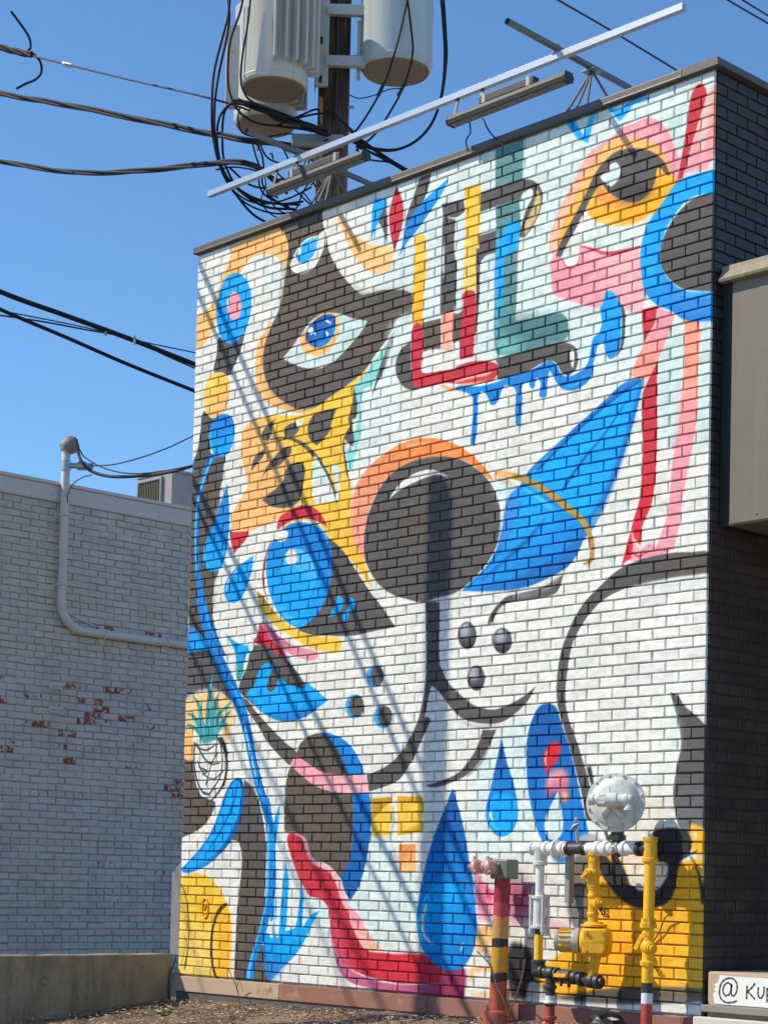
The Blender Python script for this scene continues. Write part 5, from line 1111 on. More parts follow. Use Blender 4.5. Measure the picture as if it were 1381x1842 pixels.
loops = [
 ([(415, -20, D - .5), (410, 30, D - .5), (402, 60, D - .5), (385, 130, D - .5), (381, 200, D - .5), (384, 250, D - .4), (398, 305, D - .3), (425, 350, D - .2), (455, 385, D - .1), (490, 405, D + .1)], .011, 'outermost slack black cable sweeping down left of the transformers'),
 ([(409, -20, D - .45), (412, 40, D - .45), (394, 130, D - .45), (386, 190, D - .45), (388, 262, D - .4), (402, 310, D - .3), (440, 350, D - .2), (480, 372, D - .1), (530, 376, D)], .011, 'second slack black cable inside the outermost loop'),
 ([(440, -20, D - .6), (432, 20, D - .6), (415, 70, D - .6), (410, 120, D - .6), (413, 165, D - .6), (430, 200, D - .6), (460, 220, D - .5), (500, 226, D - .4), (545, 232, D - .3), (585, 240, D - .2)], .010, 'black cable crossing the face of the finned transformer then turning to the pole'),
 ([(452, -20, D - .62), (446, 40, D - .62), (436, 100, D - .62), (434, 150, D - .62), (450, 180, D - .6), (500, 200, D - .5), (530, 212, D - .4)], .009, 'black lead in front of the finned transformer, right of the longer one'),
 ([(560, 235, D), (520, 215, D - .2), (470, 195, D - .4), (420, 184, D - .4), (404, 200, D - .4), (400, 250, D - .3), (405, 295, D - .3), (430, 340, D - .2), (470, 362, D - .1), (540, 368, D)], .010, 'black cable arching from the pole over the bundle and down its left'),
 ([(540, 222, D - .1), (480, 195, D - .3), (425, 182, D - .4), (395, 210, D - .4), (392, 270, D - .3), (410, 320, D - .3), (450, 352, D - .2), (500, 366, D - .1), (545, 362, D)], .010, 'black cable just inside the arching cable left of the bundle'),
 ([(453, 252, D - .1), (460, 280, D - .1), (468, 305, D - .1), (466, 330, D - .1), (478, 352, D), (520, 372, D)], .008, 'short black drop hanging below the junction of cables'),
 ([(458, 252, D - .12), (470, 275, D - .1), (474, 300, D - .1), (472, 330, D - .1), (486, 345, D), (500, 356, D)], .008, 'second short black drop beside the first below the junction'),
 ([(466, 255, D - .1), (480, 282, D - .1), (505, 293, D), (560, 300, D)], .008, 'black jumper curving right under the twisted cable end'),
 ([(412, 300, D - .3), (450, 332, D - .2), (490, 338, D - .1), (520, 330, D), (565, 325, D)], .009, 'black jumper slung low behind the left end of the steel rail'),
 ([(500, 225, D - .3), (545, 205, D - .1), (570, 196, D), (600, 205, D - .15), (625, 228, D - .2), (640, 245, D - .2), (680, 275, D - .1), (730, 305, D)], .009, 'black cable humped across the front of the pole to the coping'),
 ([(505, 222, D - .3), (550, 208, D - .1), (590, 204, D - .17), (620, 222, D - .2), (650, 250, D - .2), (700, 285, D - .1), (745, 312, D)], .009, 'second black cable humped across the pole just under the first'),
 ([(792, -20, D - .1), (797, 40, D - .1), (800, 100, D - .1), (794, 170, D - .1), (776, 222, D - .1), (745, 255, D - .1), (705, 270, D - .1), (665, 266, D - .1), (635, 255, D - .1)], .012, 'long black loop hanging right of the stencilled transformer'),
 ([(797, -20, D - .05), (802, 60, D - .05), (803, 110, D - .05), (790, 190, D - .05), (762, 240, D - .05), (720, 266, D - .05), (675, 266, D - .05), (640, 252, D - .05)], .009, 'thinner black twin of the long loop right of the stencilled transformer'),
 ([(736, -20, D - .4), (724, 40, D - .4), (708, 100, D - .4), (690, 152, D - .4), (664, 200, D - .35), (636, 240, D - .3), (615, 262, D - .25)], .009, 'left black lead falling in front of the stencilled transformer'),
 ([(730, -20, D - .4), (738, 40, D - .4), (742, 95, D - .4), (728, 150, D - .4), (705, 195, D - .35), (675, 240, D - .3), (640, 270, D - .2)], .009, 'right black lead falling in front of the stencilled transformer'),
 ([(640, 262, D - .1), (680, 280, D - .1), (720, 302, D), (760, 330, D)], .012, 'thick black cable running from the pole down behind the coping'),
 ([(480, 350, D), (515, 372, D), (560, 385, D), (600, 388, D)], .010, 'black cable lying low behind the coping left of the pole'),
 ([(486, 300, D), (520, 330, D), (552, 362, D), (575, 378, D)], .007, 'thin black cable slanting down between rail and coping'),
 ([(560, 322, D), (545, 345, D), (535, 370, D), (520, 400, D)], .007, 'thin black cable crossing the slanting cable near the coping'),
]
loops += [
 ([(396, 300, D - .3), (420, 345, D - .25), (455, 372, D - .2), (505, 384, D - .1), (560, 372, D)], .008, 'black loop passing under the left end of the lower flood light'),
 ([(388, 240, D - .35), (396, 300, D - .3), (416, 338, D - .25), (446, 360, D - .2), (480, 366, D - .15), (520, 356, D - .1), (560, 336, D)], .008, 'black loop just above the one under the lower flood light'),
 ([(470, 300, D), (478, 330, D), (470, 362, D), (492, 388, D), (520, 392, D)], .006, 'thin black S shaped wire left of the lower flood light'),
 ([(508, 318, D), (492, 340, D), (488, 362, D), (505, 380, D), (540, 390, D)], .006, 'thin black wire curling below the left hanger of the flood light'),
 ([(545, 250, D - .1), (548, 270, D - .05), (556, 292, D), (548, 312, D), (530, 325, D)], .006, 'thin wire dangling from the bundle just left of the pole'),
 ([(500, 262, D - .1), (530, 275, D - .05), (560, 262, D - .1), (590, 250, D - .2)], .007, 'short jumper dipping between the bundle and the pole'),
 ([(545, 345, D), (560, 365, D), (572, 385, D), (590, 390, D)], .006, 'thin wire dropping left of the pole to the coping'),
 ([(388, 305, D - .3), (420, 300, D - .25), (458, 306, D - .2), (500, 322, D - .1), (540, 318, D)], .007, 'nearly level black wire crossing under the twisted cable end'),
 ([(432, 190, D - .45), (428, 215, D - .4), (436, 238, D - .35), (470, 246, D - .2), (520, 240, D - .1), (575, 250, D - .15)], .007, 'black jumper looping under the bundle in front of the lower transformer'),
 ([(640, 268, D - .15), (664, 286, D - .1), (702, 292, D - .05), (740, 310, D)], .008, 'black cable beside the thick one right of the pole'),
]
for pts, r, lab in loops: cable('slack_cable', pts, r, lab, group='slack cables round the pole')
cable('tie_wire', [(628, 170, D - .1), (645, 176, D - .1), (672, 171, D - .1), (700, 160, D - .1), (720, 158, D - .1)], .005, 'thin kinked wire from the pole under the stencilled transformer', M_cableg)
for a, b in (((690, 150), (680, 172)), ((728, 150), (716, 172))):
    o = MB().tube([deep(a[0], a[1], D - .4), deep(b[0], b[1], D - .385)], .016, 8).build('wire_connector', M_black); tag(o, ('left' if a[0] == 690 else 'right') + ' black sleeve connector on the lead below the stencilled transformer', 'connector', 'sleeve connectors on the leads')
bn = MB(); C = smooth_path([deep(*q) for q in ((425, 182, D - .45), (470, 193, D - .5), (505, 212, D - .5), (545, 222, D - .4), (590, 240, D - .25))], 8)
for k in range(5): bn.tube([q + np.array([.02 * math.sin(k * 1.3), .02 * math.cos(k * 1.3), .02 * math.sin(k * 2.2 + i * .3)]) for i, q in enumerate(C)], .012, 7)
tag(bn.build('cable_bundle', M_cable), 'thick taped bundle of black cables under the finned transformer', 'cable bundle')
jl = MB()
for k in range(16):                              # split bolts, taps and tails at the secondary rack
    q = deep(rnd.uniform(470, 585), rnd.uniform(240, 350), D + rnd.uniform(-.15, .1)); d = np.array([rnd.uniform(-1, 1), rnd.uniform(-1, 1), rnd.uniform(-.8, .4)]); jl.tube([q, q + d * .05, q + d * .09 + np.array([0, 0, -.05])], .008, 6)
tag(jl.build('cable_taps', M_cableg), 'cluster of small grey taps and wire tails left of the pole', 'wire tails', kind='stuff')
# lines crossing the alley behind the building
cable('trunk_cable', [(-60, 490, 16.0), (0, 524, 16.2), (120, 568, 16.6), (230, 608, 17.0), (350, 655, 17.4), (420, 682, 17.6)], .022, 'thick black trunk cable slanting down to the mural edge from the left', seg=10)
cable('trunk_cable', [(-60, 526, 16.0), (0, 556, 16.2), (120, 607, 16.6), (230, 655, 17.0), (350, 703, 17.4), (420, 730, 17.6)], .017, 'lower black trunk cable slanting down to the mural edge from the left')
cable('drop_wire', [(-40, 562, 16.4), (0, 567, 16.5), (75, 578, 16.7), (150, 592, 17), (230, 608, 17.3), (300, 640, 17.5), (350, 662, 17.6)], .008, 'thin grey drop wire weaving between the two trunk cables', M_cableg)
cable('drop_wire', [(20, 562, 16.6), (150, 588, 16.9), (250, 613, 17.1), (350, 634, 17.4), (400, 645, 17.6)], .006, 'thinnest grey wire above the trunk cable meeting the mural edge', M_cableg)
for q in ((190, 594), (242, 610)):
    o = MB().tube([deep(q[0], q[1] - 6, 16.85), deep(q[0], q[1] + 9, 16.85)], .012, 6).build('lashing_clip', M_galdull); tag(o, 'small lashing clip on the trunk cable, ' + ('nearer the left edge' if q[0] == 190 else 'nearer the mural'), 'clip', 'lashing clips on the trunk cable')
# far lines over the roof
cable('overhead_line', [(960, -26, 22), (1005, 0, 22), (1100, 55, 22.5), (1214, 124, 23), (1260, 152, 23.2)], .012, 'single thin line dropping behind the parapet near the mural corner', M_cableg)
cable('overhead_line', [(1280, -18, 24), (1310, 0, 24), (1381, 41, 24.4), (1430, 68, 24.8)], .012, 'lower of two thin lines in the upper right sky corner', M_cableg)
cable('overhead_line', [(1310, -18, 24), (1337, 0, 24), (1381, 27, 24.4), (1430, 56, 24.8)], .012, 'upper of two thin lines in the upper right sky corner', M_cableg)
# service drop to the mast
cable('service_drop', [(137, 790, 18.35), (140, 812, 18.35), (148, 832, 18.3), (165, 848, 18.3), (200, 857, 18.2), (250, 856, 18.0), (300, 850, 17.8), (345, 838, 17.6), (400, 815, 17.4)], .016, 'thick grey service drop sagging from the mast to the mural edge', M_cableg)
cable('service_drop', [(135, 786, 18.3), (142, 806, 18.3), (152, 822, 18.3), (190, 843, 18.2), (240, 852, 18.0), (300, 846, 17.8), (350, 836, 17.5)], .007, 'thin upper strand from the weatherhead joining the thick service drop', M_cableg)
cable('service_drop', [(155, 838, 18.4), (200, 836, 18.2), (250, 824, 18.0), (300, 806, 17.8), (345, 785, 17.6), (400, 758, 17.4)], .007, 'thin wire rising from the mast holder up to the mural edge', M_cableg)
cable('service_drop', [(165, 854, 18.4), (150, 858, 18.45), (132, 870, 18.5), (122, 888, 18.5), (121, 905, 18.52)], .006, 'thin tail wire curling from the service drop down onto the parapet', M_cableg)
cable('wall_wire', [(116, 1098, 0), (140, 1112, 0), (165, 1124, 0), (190, 1133, 0)], .008, 'thin wire slanting from the conduit to the bare brick on the grey wall', M_gcop, axis=(0, XL + .012))

# cables strung above the lot on the near side: they draw the slanting shadows down the mural
def strung(shadow, La, Lb, r, label, up):        # taut guy cables running down over the lot; k runs along the cable
    S = np.array([wy(*q) for q in shadow]); t = np.concatenate([[0], np.cumsum(np.linalg.norm(np.diff(S, axis=0), axis=1))]); t /= t[-1]
    f = [np.polyfit(t, S[:, i], 1) for i in (0, 2)]
    at_k = lambda k: np.array([np.polyval(f[0], k), 0, np.polyval(f[1], k)]) - SUN * (La + (Lb - La) * k)
    k1 = 1.0
    while at_k(k1)[2] > gz(*at_k(k1)[:2]) - .05: k1 += .01
    o = MB().tube([at_k(k) for k in np.linspace(-up, k1, 24)], r, 8).build('guy_cable', M_cable)
    tag(o, label, 'cable', 'guy cables over the lot')
strung([(357, 478), (415, 610), (480, 745), (545, 880), (600, 1010), (660, 1150), (700, 1250), (760, 1400)], 2.6, 4.9, .025, 'taut cable out of frame casting the upper slanting shadow on the mural', 1.2)
strung([(355, 512), (400, 640), (443, 735), (500, 850), (560, 990), (620, 1130), (655, 1220), (700, 1320), (760, 1440)], 2.6, 5.0, .023, 'taut cable out of frame casting the second slanting shadow on the mural', 1.2)
strung([(345, 850), (380, 930), (420, 1010), (470, 1110), (530, 1210), (570, 1290), (620, 1390), (690, 1520), (760, 1660)], 2.9, 5.0, .026, 'taut cable out of frame casting the third slanting shadow on the mural', 1.2)
strung([(344, 885), (370, 945), (410, 1040), (445, 1110), (480, 1170), (540, 1290), (590, 1400), (630, 1480), (690, 1620)], 2.9, 5.0, .019, 'taut cable out of frame casting the lowest slanting shadow on the mural', 1.2)
sp = thing('street_light_pole', (-.30, -3.29, -.6), 'grey metal light pole beyond the left edge whose shadow crosses the mural', 'light pole')
MB().tube([(-.30, -3.29, -.7), (-.30, -3.29, 7.95), (-.30, -3.29, 8.0)], [.094, .088, .07], 20).build('pole_shaft', M_galdull, sp)
MB().lathe((-.30, -3.29, -.62), ZU, [(0, .17), (.04, .17), (.06, .12)], 20).build('base_plate', M_galdull, sp)
# ---------------------------------------------------------------- gas piping on the wall
XA = np.array([1.0, 0, 0]); YA = np.array([0, 1.0, 0])
D0 = .20
def Q(x, y, d=D0): return wy(x, y, d)
gp = thing('gas_piping', Q(968, 1640), 'grey and white painted gas pipe run with black elbows beside the red standpipe', 'gas pipe')
zP = Q(1060, 1527)[2]; xL = Q(972, 1527)[0]; xR = Q(1163, 1525)[0]
def hx(px, y=1527): return Q(px, y)[0]
def pipe(a, b, r, name, mat, par, n=16): return MB().cyl(a, b, r, n).build(name, mat, par)
M_run = bands('run_paint', 0, [(xL - .2, (228, 228, 220)), (hx(1020), (60, 60, 64)), (hx(1056), (226, 228, 228)), (hx(1103), (64, 64, 66)), (hx(1114), (220, 222, 220)), (hx(1146), (52, 52, 56)), (xR + .3, (52, 52, 56))], .45, .025)
rP = .036
pipe((hx(975), -D0, zP), (hx(1166), -D0, zP), rP, 'run_pipe', M_run, gp)
for px, w, rr in ((984, .022, .046), (1001, .03, .05), (1013, .02, .046), (1022, .03, .044), (1049, .02, .043), (1075, .03, .045), (1090, .035, .047), (1110, .04, .052), (1123, .03, .046), (1150, .03, .046)):
    x = hx(px); m_ = MB(); m_.lathe((x - w / 2, -D0, zP), XA, [(0, rr * .94), (.004, rr), (w - .004, rr), (w, rr * .94)], 8 if px in (1001, 1110) else 18); m_.build('pipe_fitting', M_run, gp)
# union nut ears
un = MB(); un.lathe((hx(1001) - .012, -D0, zP - .004), XA, [(0, .052), (.004, .062), (.02, .062), (.024, .052)], 8); un.build('union_nut', M_white, gp)
# corner tee and white riser
el = MB(); el.lathe((hx(957), -D0, zP), XA, [(0, .036), (.005, .044), (.02, .046), (.022, .041), (.09, .041)], 18); el.sphere((xL, -D0, zP), .041, 14, 8); el.cyl((xL, -D0, zP), (xL, -D0, zP - .085), .040, 16); el.lathe((xL, -D0, zP - .105), ZU, [(0, .04), (.004, .047), (.022, .047), (.026, .04)], 18); el.build('corner_tee', M_white, gp)
def zx(y, px=966): return Q(px, y)[2]
zc1_, zc0_ = zx(1618), zx(1668)
M_ris = bands('riser_paint', 2, [(-.3, (250, 196, 30)), (zx(1684), (44, 44, 46)), (zx(1666), (222, 222, 216)), (2, (222, 222, 216))], .45, .008)
zb2 = zx(1742)
pipe((xL, -D0, zP - .08), (xL, -D0, zb2), .0275, 'riser_pipe', M_ris, gp)
cp_ = MB()
for z_, r_ in ((zc1_ + .012, .05), (zc0_ - .0, .052)):
    cp_.lathe((xL, -D0, z_ - .012), ZU, [(0, r_ * .9), (.004, r_), (.018, r_), (.022, r_ * .9)], 16)
cp_.cyl((xL, -D0, zc0_), (xL, -D0, zc1_), .038, 16); cp_.build('insulating_coupling', M_white, gp)
for a in (-2.6, -.5, .6, 2.5):
    bx_, by_ = xL + .056 * math.cos(a), -D0 + .056 * math.sin(a)
    MB().cyl((bx_, by_, zc0_ - .045), (bx_, by_, zc1_ + .02), .008, 8).lathe((bx_, by_, zc1_ + .012), ZU, [(0, .013), (.014, .013)], 6).lathe((bx_, by_, zc0_ - .03), ZU, [(0, .013), (.012, .013)], 6).build('coupling_bolt', M_white, gp)
# lower black manifold
M_blk = plain('black_pipe_paint', (58, 58, 56), .45, var=.2, scale=16, dirt=((150, 146, 70), 13, .64), bumps=.1)
za_, zb3_ = Q(966, 1747)[2], Q(1078, 1768)[2]
def mx(px): return Q(px, 1757)[0]
def mz(px): return za_ + (zb3_ - za_) * (px - 966) / 112
lo_ = MB(); lo_.sphere((xL, -D0, za_), .043, 14, 8); lo_.cyl((xL, -D0, za_ + .06), (xL, -D0, za_), .041, 16); lo_.lathe((xL, -D0, za_ + .045), ZU, [(0, .04), (.004, .046), (.02, .046), (.024, .04)], 16); lo_.build('black_elbow', M_blk, gp)
pipe((xL, -D0, za_), (mx(1072), -D0, mz(1072)), .032, 'manifold_pipe', M_blk, gp)
for px, w, rr in ((975, .03, .043), (990, .06, .041), (1002, .02, .045), (1034, .04, .041), (1046, .03, .046), (1064, .05, .044)):
    x = mx(px); MB().lathe((x - w / 2, -D0, mz(px)), XA, [(0, rr * .92), (.005, rr), (w - .005, rr), (w, rr * .92)], 18).build('pipe_fitting', M_blk, gp)
MB().lathe((mx(1072), -D0, mz(1072)), XA, [(0, .044), (.03, .044), (.034, .03), (.05, .028), (.054, .02)], 14).build('end_plug', M_blk, gp)
vb = MB(); vx = mx(1019); vb.lathe((vx - .045, -D0, mz(1019)), XA, [(0, .034), (.006, .043), (.084, .043), (.09, .034)], 8); vb.cyl((vx + .0, -D0, mz(1019)), (vx, -D0 - .06, mz(1019)), .018, 10); vb.build('shutoff_valve', M_blk, gp)
vh = MB(); vh.obox((vx + .0, -D0 - .062, mz(1019) + .004), XA, YA, ZU, .05, .006, .012); vh.cyl((vx + .04, -D0 - .066, mz(1019)), (vx + .055, -D0 - .066, mz(1019) + .008), .013, 8); bevel(vh.build('valve_handle', M_yel, gp), .004)
for px in (1013, 1027): MB().lathe((mx(px), -D0 - .02, mz(px) - .04), -ZU, [(0, .011), (.02, .011), (.024, .006)], 6).build('drain_plug', M_blk, gp)
dx = mx(990); zg = gz(dx, -D0) - .1
M_leg = bands('leg_paint', 2, [(-.5, (170, 70, 58)), (Q(990, 1812)[2], (60, 54, 56)), (Q(990, 1806)[2], (222, 224, 226)), (Q(990, 1792)[2], (52, 54, 62)), (1, (52, 54, 62))], .55, .006)
pipe((dx, -D0, mz(990)), (dx, -D0, zg), .03, 'drop_pipe', M_leg, gp)
for y_, r_ in ((1776, .04), (1805, .041), (1832, .043)): MB().lathe((dx, -D0, Q(990, y_)[2] - .012), ZU, [(0, r_ * .9), (.004, r_), (.02, r_), (.024, r_ * .9)], 16).build('pipe_fitting', M_leg, gp)
# steel strut bracket and pointed stem behind the run
sx_ = Q(1024, 1580, .10)[0]; sb = MB(); z0_, z1_ = Q(1024, 1625, .10)[2], Q(1024, 1536, .10)[2]
sb.box((sx_ - .020, -.12, z0_), (sx_ + .012, -.105, z1_ + .02)); sb.box((sx_ + .0125, -.118, z0_), (sx_ + .016, -.075, z1_ + .02)); sb.build('strut_bracket', M_galdull, gp)
vs_ = MB(); A_, B_ = Q(1039, 1522, .17), Q(1036, 1476, .17); vs_.tube([A_, A_ * .4 + B_ * .6, B_], [.011, .010, .007], 8); vs_.sphere(B_, .013, 8, 6, (1, 1, 1.6)); vs_.build('vent_stem', M_galdull, gp)
vt = MB(); vt.tube([Q(1025, 1494, .19), Q(1033, 1486, .18), Q(1041, 1482, .16)], [.006, .012, .012], 8); vt.build('vent_handle', M_galdull, gp)

# big white regulator on the run
C0 = Q(1107, 1444, D0 + .03); nrm = np.array([.42, -.90, .06]); nrm /= np.linalg.norm(nrm)
tg = np.cross(ZU, nrm) * -1; tg /= np.linalg.norm(tg); tg = -tg if tg[0] < 0 else tg; upv = np.cross(nrm, tg); upv = upv if upv[2] > 0 else -upv
rg = thing('gas_regulator', C0, 'big round white gas regulator dial mounted above the pipe run', 'gas regulator')
Rd = .178
case = MB().lathe(C0 - nrm * .06, nrm, [(-.02, Rd * .3), (0, Rd * .7), (.03, Rd * .8), (.045, Rd * .98), (.05, Rd), (.066, Rd), (.07, Rd * .985), (.0705, Rd * .86), (.078, Rd * .82), (.095, Rd * .74), (.105, Rd * .55), (.112, Rd * .3), (.114, .01)], 48).build('diaphragm_case', M_white, rg)
face = C0 + nrm * .012
for k in range(12):
    a = 2 * math.pi * (k + .5) / 12; q = C0 + nrm * .009 + (tg * math.cos(a) + upv * math.sin(a)) * Rd * .925
    MB().lathe(q, nrm, [(0, .009), (.010, .009), (.010, .005), (.016, .004)], 6).build('case_bolt', M_white, case)
hubc = C0 + nrm * .055
hb_ = MB(); hb_.lathe(hubc, nrm, [(0, .05), (.03, .048), (.06, .044), (.09, .04), (.10, .03)], 20); hb_.build('valve_hub', M_white, rg)
ar = MB(); A1 = hubc + nrm * .085 - tg * .125; A2 = hubc + nrm * .085 + tg * .10
ar.lathe(A1, tg, [(0, .024), (.004, .034), (.03, .034), (.032, .028), (.05, .028), (.055, .042), (.17, .042), (.175, .034), (.225, .034)], 18)
ar.lathe(A1 + tg * .085 - nrm * .0, nrm, [(.0, .036), (.035, .036), (.04, .03)], 6); ar.build('spring_barrel', M_white, rg)
eb = MB(); eb.sphere(A2 + tg * .02, .033, 14, 8); eb.lathe(A2 - tg * .02, tg, [(0, .036), (.02, .038), (.03, .036)], 16); eb.cyl(A2 + tg * .02, A2 + tg * .02 - upv * .055, .028, 14); eb.lathe(A2 + tg * .02 - upv * .05, -upv, [(0, .034), (.012, .034)], 14); eb.build('elbow_fitting', M_white, rg)
pn = MB(); pn.cyl(hubc + nrm * .02 - tg * .02 + upv * .03, hubc + nrm * .02 - tg * .02 + upv * .085, .006, 8); pn.cyl(hubc + nrm * .03 - tg * .05 + upv * .02, hubc + nrm * .03 - tg * .02 + upv * .045, .008, 8); pn.build('lock_pin', M_white, rg)
for s_ in (-1, 1):
    MB().obox(hubc + nrm * .0 + tg * s_ * .03 - upv * .06, tg * .7 + upv * s_ * .7, nrm, upv * .7 - tg * s_ * .7, .012, .03, .05).build('case_rib', M_white, case)
nk = MB(); nb_ = np.array([hx(1110), -D0, zP + .03]); nk.lathe(nb_, ZU, [(0, .034), (.02, .034), (.021, .052), (.05, .052), (.055, .040), (.085, .040)], 8); nk.cyl(nb_ + ZU * .08, C0 - nrm * .03 - upv * Rd * .7, .03, 12); nk.build('mount_neck', M_blk, rg)
co = MB(); co.lathe((hx(1110), -D0 - .03, zP - .005), -YA, [(0, .03), (.02, .03), (.021, .02), (.04, .018)], 8); co.build('test_cock', M_greymeter, rg)

# yellow meter stack hanging under the run
mt_ = thing('gas_meter', Q(1065, 1690, .20), 'yellow gas meter with a glass index and valves stacked above it', 'gas meter')
vx_ = Q(1067, 1600)[0]
def vz(y): return Q(1067, y)[2]
pl_ = MB(); pl_.lathe((vx_, -D0, vz(1556)), ZU, [(0, .034), (.02, .038), (.021, .030), (.055, .030), (.056, .036), (.085, .036)], 8); pl_.build('top_plug', M_yel, mt_)
vv = MB(); vv.sphere((vx_, -D0, vz(1572)), .044, 16, 10, (1, 1, 1.05)); vv.cyl((vx_, -D0, vz(1600)), (vx_, -D0, vz(1552)), .034, 16); vv.build('valve_body', M_yel, mt_)
hh = MB(); hh.lathe((vx_ - .012, -D0 - .035, vz(1573)), np.array([-.25, -1, 0]), [(0, .034), (.012, .034), (.014, .024), (.024, .022)], 18); hh.obox((vx_ - .018, -D0 - .064, vz(1574)), np.array([.8, 0, .6]), YA, np.array([-.6, 0, .8]), .03, .006, .010); hh.build('valve_handle', M_yel, mt_)
pipe((vx_, -D0, vz(1600)), (vx_, -D0, vz(1660)), .030, 'meter_pipe', M_yel, mt_)
for y_, r_ in ((1594, .038), (1612, .036), (1645, .036)): MB().lathe((vx_, -D0, vz(y_) - .012), ZU, [(0, r_ * .92), (.004, r_), (.02, r_), (.024, r_ * .92)], 16).build('pipe_fitting', M_yel, mt_)
bt = MB(); dirb = np.array([.93, -.36, .06]); o_ = np.array([vx_, -D0, vz(1627)]); bt.cyl(o_, o_ + dirb * .07, .03, 14); bt.lathe(o_ + dirb * .07, dirb, [(0, .037), (.02, .037), (.021, .028), (.03, .027)], 16); bt.lathe(o_ + dirb * .10, dirb, [(0, .016), (.016, .016)], 4); bt.build('side_tee', M_yel, mt_)
wz = MB(); q0_ = o_ + dirb * .09
for k in range(4): wz.tube(smooth_path([q0_ + (0, 0, -.01), q0_ + (.01 + .01 * k, -.02, -.04 - .01 * k), q0_ + (.02 + .02 * k, -.01, -.02 - .02 * k), q0_ + (.03 + .015 * k, -.02, -.07)], 4), .004, 5)
wz.build('tag_wire', M_black, mt_)
fl = MB(); zf = vz(1668); fl.lathe((vx_ + .01, -D0, zf), ZU, [(0, .075), (.004, .08), (.014, .08), (.018, .06), (.03, .05)], 24); fl.build('top_flange', M_yel, mt_)
mb_ = MB(); bc = np.array([vx_ + .035, -D0, vz(1694)]); axm = np.array([.88, .47, 0]); axm /= np.linalg.norm(axm)
mb_.lathe(bc - axm * .10, axm, [(0, .06), (.01, .078), (.025, .086), (.16, .086), (.175, .078), (.185, .055)], 28); mb_.obox(bc + axm * .0, axm, np.array([-axm[1], axm[0], 0]), ZU, .075, .085, .078); mbo = bevel(mb_.build('meter_body', M_yel, mt_), .012)
for k, (u, w_) in enumerate(((-.05, .055), (.05, .055), (.05, -.055), (-.05, -.055))):
    q = bc + axm * u + np.array([axm[1], -axm[0], 0]) * .086 + ZU * w_; MB().lathe(q, np.array([axm[1], -axm[0], 0]), [(0, .011), (.010, .011)], 6).build('body_bolt', M_yel, mbo)
ix = MB(); i0 = bc - axm * .10; ix.lathe(i0, -axm, [(0, .074), (.004, .078), (.03, .078), (.034, .066), (.05, .064), (.13, .060), (.134, .064), (.15, .064), (.152, .056)], 28); ixo = ix.build('index_housing', M_greymeter, mt_)
M_glass = plain('index_glass', (222, 220, 206), .08, var=.06, scale=60, bumps=0)
MB().lathe(i0 - axm * .1525, -axm, [(0, .055), (.004, .05), (.006, .01)], 24).build('index_glass', M_glass, ixo)
for k in range(14):
    a = 2 * math.pi * k / 14; w2 = np.cross(axm, ZU); q = i0 - axm * .09 + (w2 * math.cos(a) + ZU * math.sin(a)) * .066
    MB().obox(q, axm, w2 * -math.sin(a) + ZU * math.cos(a), w2 * math.cos(a) + ZU * math.sin(a), .035, .004, .006).build('index_rib', M_yel, ixo)
lf = MB(); zl = vz(1722); lf.lathe((vx_ + .03, -D0, zl), ZU, [(0, .05), (.004, .075), (.018, .075), (.022, .055), (.05, .045)], 24); lf.build('bottom_flange', M_yel, mt_)
pipe((vx_ + .03, -D0, zl + .01), (vx_ + .0, -D0, mz(1058) + .02), .032, 'outlet_pipe', M_yel, mt_)

# yellow riser at the right
xr_ = Q(1167, 1600)[0]
def rz(y): return Q(1166, y)[2]
ry = thing('gas_riser', (xr_, -D0, 0), 'tall yellow gas riser pipe with a shutoff valve, rightmost against the yellow paint', 'gas riser')
M_rr = bands('right_riser_paint', 2, [(-.5, (176, 70, 62)), (rz(1806), (222, 226, 234)), (rz(1789), (50, 52, 62)), (rz(1770), (250, 184, 24)), (2, (250, 184, 24))], .42, .012, (206, 132, 20))
xb_ = Q(1160, 1800)[0]
pipe((xr_ + .006, -D0, rz(1540)), (xr_, -D0, rz(1655)), .033, 'riser_pipe', M_rr, ry)
pipe((xr_, -D0, rz(1710)), (xb_ + .01, -D0, gz(xr_, -D0) - .2), .034, 'lower_pipe', M_rr, ry)
tp = MB(); tp.lathe((xr_ + .006, -D0, rz(1552)), ZU, [(0, .042), (.005, .046), (.024, .046), (.028, .040), (.12, .039), (.122, .043), (.146, .043), (.15, .036)], 20); tp.build('top_coupling', M_yel, ry)
MB().lathe((xr_ + .006, -D0, rz(1552) + .151), ZU, [(0, .015), (.016, .015), (.018, .010)], 6).build('cap_plug', M_white, ry)
un = MB(); un.lathe((xr_, -D0, rz(1671)), ZU, [(0, .036), (.004, .05), (.03, .05), (.034, .044), (.06, .044)], 8); un.build('union_nut', M_yel, ry)
vl = MB(); vl.cyl((xr_, -D0, rz(1730)), (xr_, -D0, rz(1666)), .033, 16); vl.sphere((xr_, -D0, rz(1704)), .046, 16, 10, (1, 1, 1.1)); vl.lathe((xr_, -D0, rz(1684)), ZU, [(0, .038), (.02, .040), (.022, .034)], 8); vl.lathe((xr_, -D0, rz(1738)), ZU, [(0, .044), (.022, .046), (.03, .038)], 8); vl.build('valve_body', M_rr, ry)
dv = np.array([.86, -.5, .0]); vk = MB(); vk.lathe(np.array([xr_, -D0, rz(1706)]) + dv * .02, dv, [(0, .04), (.03, .038), (.035, .03), (.05, .03), (.052, .02), (.07, .018)], 16); vk.build('valve_bonnet', M_yel, ry)
vk = MB(); vk.obox(np.array([xr_ - .045, -D0 - .03, rz(1697)]), np.array([.5, 0, .86]), YA, np.array([-.86, 0, .5]), .05, .008, .016); bevel(vk.build('valve_lever', M_yel, ry), .005)
